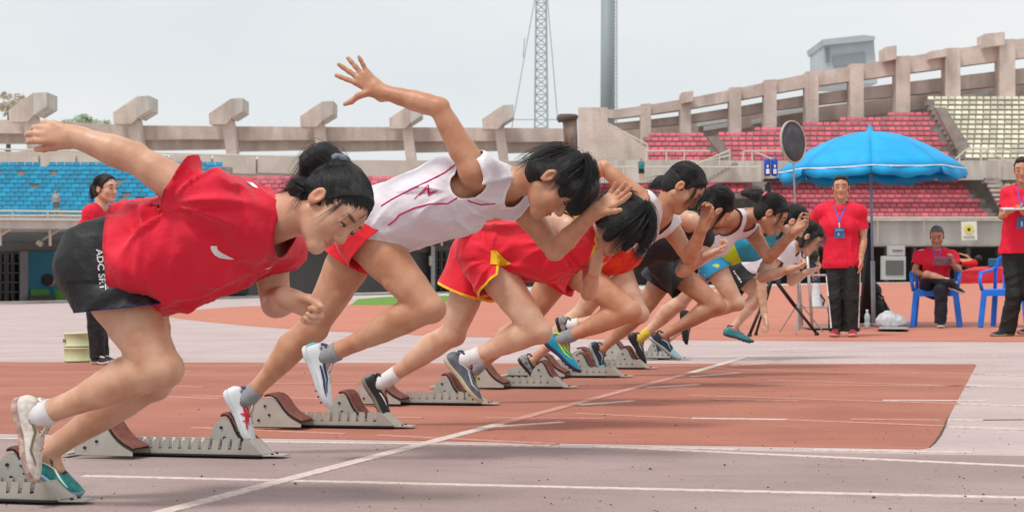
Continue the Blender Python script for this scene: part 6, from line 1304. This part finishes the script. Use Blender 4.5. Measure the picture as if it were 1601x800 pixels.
for x in (1199.6, 1210.8):
    a_, b_ = F(x, 275, D), F(x, 248, D); bx = MB().tube([a_, a_+(b_-a_)*.08, a_+(b_-a_)*.92, b_], [.022, .036, .036, .026], 14).build('blue_unit', UBL, root, True)
    q = (a_+(b_-a_)*.25)-FL*.037; MB().box(q, (.034, .004, .05)).build('unit_print', WPR, bx); MB().box(q+Vector((0, 0, .055)), (.018, .004, .03)).build('unit_print', WPR, bx)
# ---- starter's step frame, megaphone, rucksack, bottle, bag
D = 20.2; root = empty('step_frame', tuple(G(1285, 514)), 'silver tubular step frame with two shelves behind the standing official', 'step frame'); SIL = mat('silver tube', (.74, .73, .72), .35, metal=.5)
for (x0, y0), (x1, y1), d in (((1246, 392), (1254, 512), 20.6), ((1262, 392), (1270, 515), 19.8), ((1322, 395), (1330, 512), 20.6), ((1334, 395), (1342, 515), 19.8)): MB().tube([F(x0, y0, d), F(x1, y1, d)], .018, 8).build('leg', SIL, root, True)
for y, n_ in ((479, 'shelf'), (510, 'lower_shelf'), (440, 'rung')):
    o = MB().hexa([F(1252, y+1, 20.6), F(1328, y+1, 20.6), F(1338, y+3, 19.8), F(1268, y+3, 19.8), F(1252, y-1, 20.6), F(1328, y-1, 20.6), F(1338, y+.6, 19.8), F(1268, y+.6, 19.8)]) if y != 440 else MB().tube([F(1258, 430, 19.9), F(1336, 430, 19.9)], .014, 8)
    o.build(n_, SIL, root)
for x in (1243, 1257): MB().tube([F(x, 378, 20.4), F(x, 402, 20.4)], .014, 8).build('post', SIL, root)
MB().box(F(1246, 392, 20.5), (.07, .03, .14)).build('yellow_panel', mat('yellow plastic', (.86, .76, .12), .5), root)
mg = empty('megaphone', tuple(F(1277, 478, 20.2)), 'white megaphone standing mouth down on the step frame shelf', 'megaphone'); bz = F(1277, 478.5, 20.2)
MB().lathe([(.088, .0), (.085, .012), (.062, .12), (.045, .24), (.038, .31), (.030, .33), (0, .335)], bz, 20).build('horn', mat('white plastic', (.86, .86, .87), .35), mg, True)
MB().lathe([(.036, .26), (.042, .27), (.040, .34), (0, .345)], bz, 16).build('cap', mat('dark blue plastic', (.12, .16, .26), .4), mg, True); MB().tube([bz+Vector((.05, -.03, .14)), bz+Vector((.10, -.05, .07)), bz+Vector((.075, -.04, .01))], .012, 6).build('handle', TB, mg, True)
def blob(name, parts, vox, m, parent, wr=.006, seed=0, ws=14):
    pts = np.array([p[0] for p in parts]+[p[1] for p in parts if len(p) == 4]); Fd = Field(pts.min(0)-.35, pts.max(0)+.35, vox)
    for p in parts:
        if len(p) == 4: Fd.cone(p[0], p[1], p[2], p[3], .03)
        else: Fd.ball(p[0], p[1], .04)
    V, Q = Fd.surface(); V = smooth_mesh(V, Q, 1); N = normals(V, Q); V = V+N*((1-np.abs(2*noise(V*ws+seed)-1))-.6)[:, None]*wr; V[:, 2] = np.maximum(V[:, 2], .003)
    return npmesh(name, V, Q, m, parent)
D = 21.6; c = F(1362, 490, D); root = empty('rucksack', tuple(Vector((c.x, c.y, 0))), 'bulky black rucksack with white lettering leaning behind the umbrella pole', 'rucksack'); BB = mat('black nylon', (.07, .07, .075), .6, bump=.3, bscale=500)
q = lambda x, z, y=0: A(Vector((c.x, c.y, 0))+R0*x+FL*y+Vector((0, 0, z)))
blob('bag_body', [(q(-.02, .20), q(.02, .42), .16, .11), (q(.08, .16), A((.15, .14, .16))), (q(-.10, .18), A((.13, .13, .17))), (q(-.02, .42), q(-.0, .60), .07, .05)], .012, BB, root, .02); blob('front_pocket', [(q(.02, .16, -.14), A((.13, .06, .12)))], .01, BB, root, .01)
for x in (.12, -.12): MB().tube([Vector(q(x*.5, .42, -.08)), Vector(q(x, .35, -.15)), Vector(q(x*1.3, .2, -.16)), Vector(q(x*1.2, .06, -.1))], .012, 6, flat=.4).build('strap', BB, root, True)
fb_ = bpy.data.objects['front_pocket']
tv, tf = bars2d(7, 4); w_ = max(v[0] for v in tv)
dk = [o for o in root.children if o.name.startswith('bag_body')][0]; decal('bag_lettering', dk, [(1347+v[1]*9, 492-v[0]/w_*26+26-26) for v in tv], tf, WPR)
for k in range(4): decal('bag_lettering', dk, *fill2d([(1345+3.2*k, 466+2*k), (1347+3.2*k, 466+2*k), (1348+3.2*k, 482), (1346+3.2*k, 482)], 4), WPR)
root = empty('tripod_bag', tuple(Vector((c.x, c.y, 0))-R0*.1), 'tall narrow black case standing beside the umbrella pole', 'case'); MB().tube([F(1353, 495, 21.3), F(1357, 430, 21.3), F(1359, 382, 21.3), F(1360, 348, 21.3)], [.075, .07, .045, .02], 12).build('case_body', BB, root, True); MB().tube([F(1359, 372, 21.2), F(1354, 420, 21.2), F(1350, 470, 21.2)], .012, 6).build('strap', BB, root, True)
bz = F(1356, 504, 20.3); bz.z = 0; root = empty('bottle', tuple(bz), 'clear plastic water bottle on the red track beside the rucksack', 'bottle'); CL = mat('clear plastic', (.72, .78, .80), .08, noise=.03, spec=.8)
MB().lathe([(0, .002), (.030, .002), (.033, .01), (.033, .07), (.031, .075), (.033, .08), (.033, .14), (.026, .165), (.013, .185), (.013, .2)], bz, 18).build('bottle_body', CL, root, True); MB().lathe([(.015, .2), (.015, .218), (0, .22)], bz, 14).build('cap', WPR, root, True)
c = G(1392, 512); root = empty('plastic_bag', tuple(c), 'crumpled white plastic bag on the ground right of the umbrella foot', 'plastic bag'); q = lambda x, z, y=0: A(c+R0*x+FL*y+Vector((0, 0, z)))
blob('bag_film', [(q(0, .07), A((.17, .12, .10))), (q(-.03, .12), A((.09, .08, .08))), (q(.10, .05), A((.10, .10, .06)))], .009, mat('white film', (.86, .86, .87), .35, bump=.6, bscale=60), root, .022, 3, 16)
root = empty('board', tuple(G(1400, 514)), 'flat grey board lying on the track beside the umbrella foot', 'board'); MB().hexa([G(1372, 514, .01), G(1420, 514.5, .01), G(1418, 510.5, .01), G(1376, 510, .01), G(1372, 514, .03), G(1420, 514.5, .03), G(1418, 510.5, .03), G(1376, 510, .03)]).build('panel', mat('grey board', (.62, .59, .57), .8), root)
# ---- blue plastic armchairs
PLB = mat('blue chair plastic', (.08, .47, .90), .35, rgb2=(.06, .42, .84), scale=4)
def chair():
    r = empty('plastic_chair', (0, 0, 0), absolute=False); H_ = .43
    for sx in (-1, 1):
        for sy in (-1, 1): MB().hexa([(sx*.27-.03, sy*.26-.02, 0), (sx*.27+.03, sy*.26-.02, 0), (sx*.27+.03, sy*.26+.02, 0), (sx*.27-.03, sy*.26+.02, 0), (sx*.225-.03, sy*.22-.025, H_), (sx*.225+.03, sy*.22-.025, H_), (sx*.225+.03, sy*.22+.025, H_), (sx*.225-.03, sy*.22+.025, H_)]).build('leg', PLB, r, bevel=.006)
        MB().tube([(sx*.25, -.23, H_), (sx*.27, -.25, .54), (sx*.275, -.20, .635), (sx*.275, 0, .65), (sx*.26, .18, .66), (sx*.235, .25, .70)], [.022, .022, .026, .026, .024, .02], 8, flat=.7).build('arm', PLB, r, True)
    MB().box((0, 0, H_), (.50, .48, .035)).build('seat', PLB, r, bevel=.01); MB().bar((-.23, -.235, H_-.035), (.23, -.235, H_-.035), .03, .06).build('apron', PLB, r)
    vs = []; fs = []
    MB().tube([(-.23, .22, H_), (-.235, .27, .64), (-.20, .30, .80), (-.09, .31, .86), (.09, .31, .86), (.20, .30, .80), (.235, .27, .64), (.23, .22, H_)], .022, 8).build('back_frame', PLB, r, True)
    for x in (-.12, -.04, .04, .12): MB().bar((x, .235, H_), (x*1.05, .305, .84), .045, .012).build('slat', PLB, r)
    return r
ch = chair(); p = G(1465, 511); Ys = gy(511, 1465); ch.location = (P(1463, 511, Ys).x, Ys+.14, .002); ch.rotation_euler.z = R(2); tag(ch, 'blue plastic armchair under the seated official', 'chair', 'blue plastic armchairs')
c2 = copy_tree(ch); p = G(1578, 512); c2.location = (p.x, p.y+.22, .002); c2.rotation_euler.z = R(-14); tag(c2, 'blue plastic armchair standing empty behind the right-hand official', 'chair', 'blue plastic armchairs')
# ---- pale green round riser, stool, mat, people far off
c = G(126, 569); c = P(125, 566, gy(566, 125)+.14); c.z = 0; root = empty('round_riser', tuple(c), 'pale green two-tier round plastic drum behind the first sprinter', 'drum'); PG = mat('pale green plastic', (.80, .83, .66), .5, rgb2=(.74, .77, .58), scale=5)
for z in (0, .125): MB().lathe([(0, z+.002), (.135, z+.002), (.138, z+.012), (.132, z+.018), (.130, z+.105), (.136, z+.110), (.136, z+.122), (0, z+.122)], c, 40).build('drum_ring', PG, root, True)
MB().box(c+Vector((-.075, -.115, .18)), (.03, .01, .03), None).build('print', GREYW, root)
def far_person(x, yf, h, lab, top, low, fdir=(0, -1, 0), D=85, bend=0):
    s_ = h*D/F_PX/1.65; b = F(x, yf, D); r = empty('person', tuple(b), lab, 'person'); u = lambda a, z, y=0: A(b+R0*(a*s_)+FL*(y*s_)+Vector((0, 0, z*s_)))
    w = unit(A(R0)); J = dict(pel=u(0, .90), chest=u(bend*.5, 1.2), neck=u(bend, 1.40), hipR=u(-.08, .88), hipL=u(.08, .88), kneeR=u(-.09, .48, -.02), kneeL=u(.12, .48), ankR=u(-.1, .06), ankL=u(.16, .06), toeR=u(-.12, .02, -.12), toeL=u(.2, .02, -.1), shR=u(bend-.17, 1.36), shL=u(bend+.17, 1.36), elR=u(bend-.24, 1.1), elL=u(bend+.25, 1.1), wrR=u(bend-.22, .88, -.1), wrL=u(bend+.2, .9, -.12), w=w, front=A(fdir))
    H = head_at(u(bend*1.1, 1.55), fdir, (0, 0, 1), 1.0*s_); g = s_
    build_body(J, H, .02, SK[1], r, g); hairstyle(H, r, .015, bob=False)
    J2 = J; lo = bounds(J, .25, ['pel', 'chest', 'neck', 'shR', 'shL']); garment('shirt', J, .02, top, r, lambda Fd: (torso(Fd, J, g, .03, .05), shoulders(Fd, J, g, .02)), [('plane', J['pel'], -J['ax'], 9), ('caps', J['neck'], H['c'], .06*g, .1*g)], wr=.008, lohi=lo)
    shorts_('shorts', J, g, .02, low, r, ln=.8, infl=.02, waist=.1); return r
TL = mat('teal top', (.16, .52, .58), .8); BKC = mat('black top', (.10, .10, .11), .8)
far_person(1003, 283, 35, 'tiny figure in a teal top standing on the walkway beside the beige end wall', TL, BKC, D=96)
far_person(1275, 441, 58, 'person in a black sleeveless top and shorts under the stand', BKC, mat('navy shorts', (.15, .18, .28), .8), (-1, -.3, 0), D=82, bend=-.1)
far_person(88, 338, 40, 'blurred figure in pale clothes sitting high in the blue seats', mat('pale grey top', (.60, .62, .64), .8), mat('grey trousers', (.35, .38, .42), .8), D=85)
st_ = empty('stool', tuple(F(1241, 442, 80)), 'small red plastic stool on the far side of the track', 'stool'); RP = mat('red plastic', (.85, .12, .18), .4)
MB().hexa([F(x, y, d) for (x, y) in ((1234, 429), (1248, 429)) for d in (80,)]+[F(1248, 429, 80.4), F(1234, 429, 80.4), F(1235, 426, 80), F(1247, 426, 80), F(1247, 426, 80.4), F(1235, 426, 80.4)]).build('seat', RP, st_)
for x, d in ((1235.5, 80), (1246.5, 80), (1236.5, 80.4), (1245.5, 80.4)): MB().bar(F(x, 442, d), F(x, 429, d), .06, .06).build('leg', RP, st_)
mr = empty('landing_mat', tuple(F(1530, 443, 82)), 'sloping red foam landing mat with a blue end at the far right', 'mat'); MB().hexa([F(1498, 444, 82), F(1572, 444, 82), F(1574, 441, 85), F(1504, 441, 85), F(1500, 424, 82), F(1571, 418, 82), F(1572, 415, 85), F(1522, 417, 85)]).build('foam_block', mat('red vinyl', (.84, .12, .20), .5, rgb2=(.72, .08, .15), scale=1.2, bump2=.5, b2scale=3), mr, bevel=.02)
MB().hexa([F(1545, 417, 84), F(1606, 415, 84), F(1606, 414, 86), F(1547, 415, 86), F(1545, 405, 84), F(1606, 405, 84), F(1606, 404, 86), F(1547, 404, 86)]).build('blue_block', mat('blue vinyl', (.10, .42, .56), .5), mr)
rp = empty('person', tuple(F(1515, 418, 83)), 'person in red and green lying back on the red mat behind the seated official', 'person'); q = lambda x, y, d=82.6: A(F(x, y, d))
Jq = dict(); Fd = Field(q(1488, 425)-.5, q(1530, 380)+1.2, .03)
for a, b, r0, r1 in ((q(1500, 409), q(1522, 411), .22, .24), (q(1522, 411), q(1512, 400), .10, .08), (q(1512, 400), q(1500, 396), .07, .05), (q(1500, 409), q(1490, 418), .16, .12)): Fd.cone(a, b, r0*.7, r1*.7, .06)
V, Q = Fd.surface(); npmesh('body', smooth_mesh(V, Q, 2), Q, SK[1], rp, {'tint': np.ones((len(V), 3))})
Fd = Field(q(1488, 425)-.6, q(1545, 390)+1.2, .03); Fd.cone(q(1502, 411), q(1523, 411), .17, .18, .05); V, Q = Fd.surface(); npmesh('shirt', smooth_mesh(V, Q, 2), Q, mat('red shirt cloth', (.82, .12, .16), .8), rp)
Fd = Field(q(1486, 425)-.6, q(1505, 395)+1.2, .03); Fd.cone(q(1492, 414), q(1500, 417), .2, .16, .05); V, Q = Fd.surface(); npmesh('shorts', smooth_mesh(V, Q, 2), Q, mat('green cloth', (.10, .48, .36), .8), rp)
Fd = Field(q(1528, 415)-.4, q(1536, 405)+.6, .02); Fd.ball(q(1530, 404), .17); V, Q = Fd.surface(); npmesh('hair', V, Q, HAIR, rp)
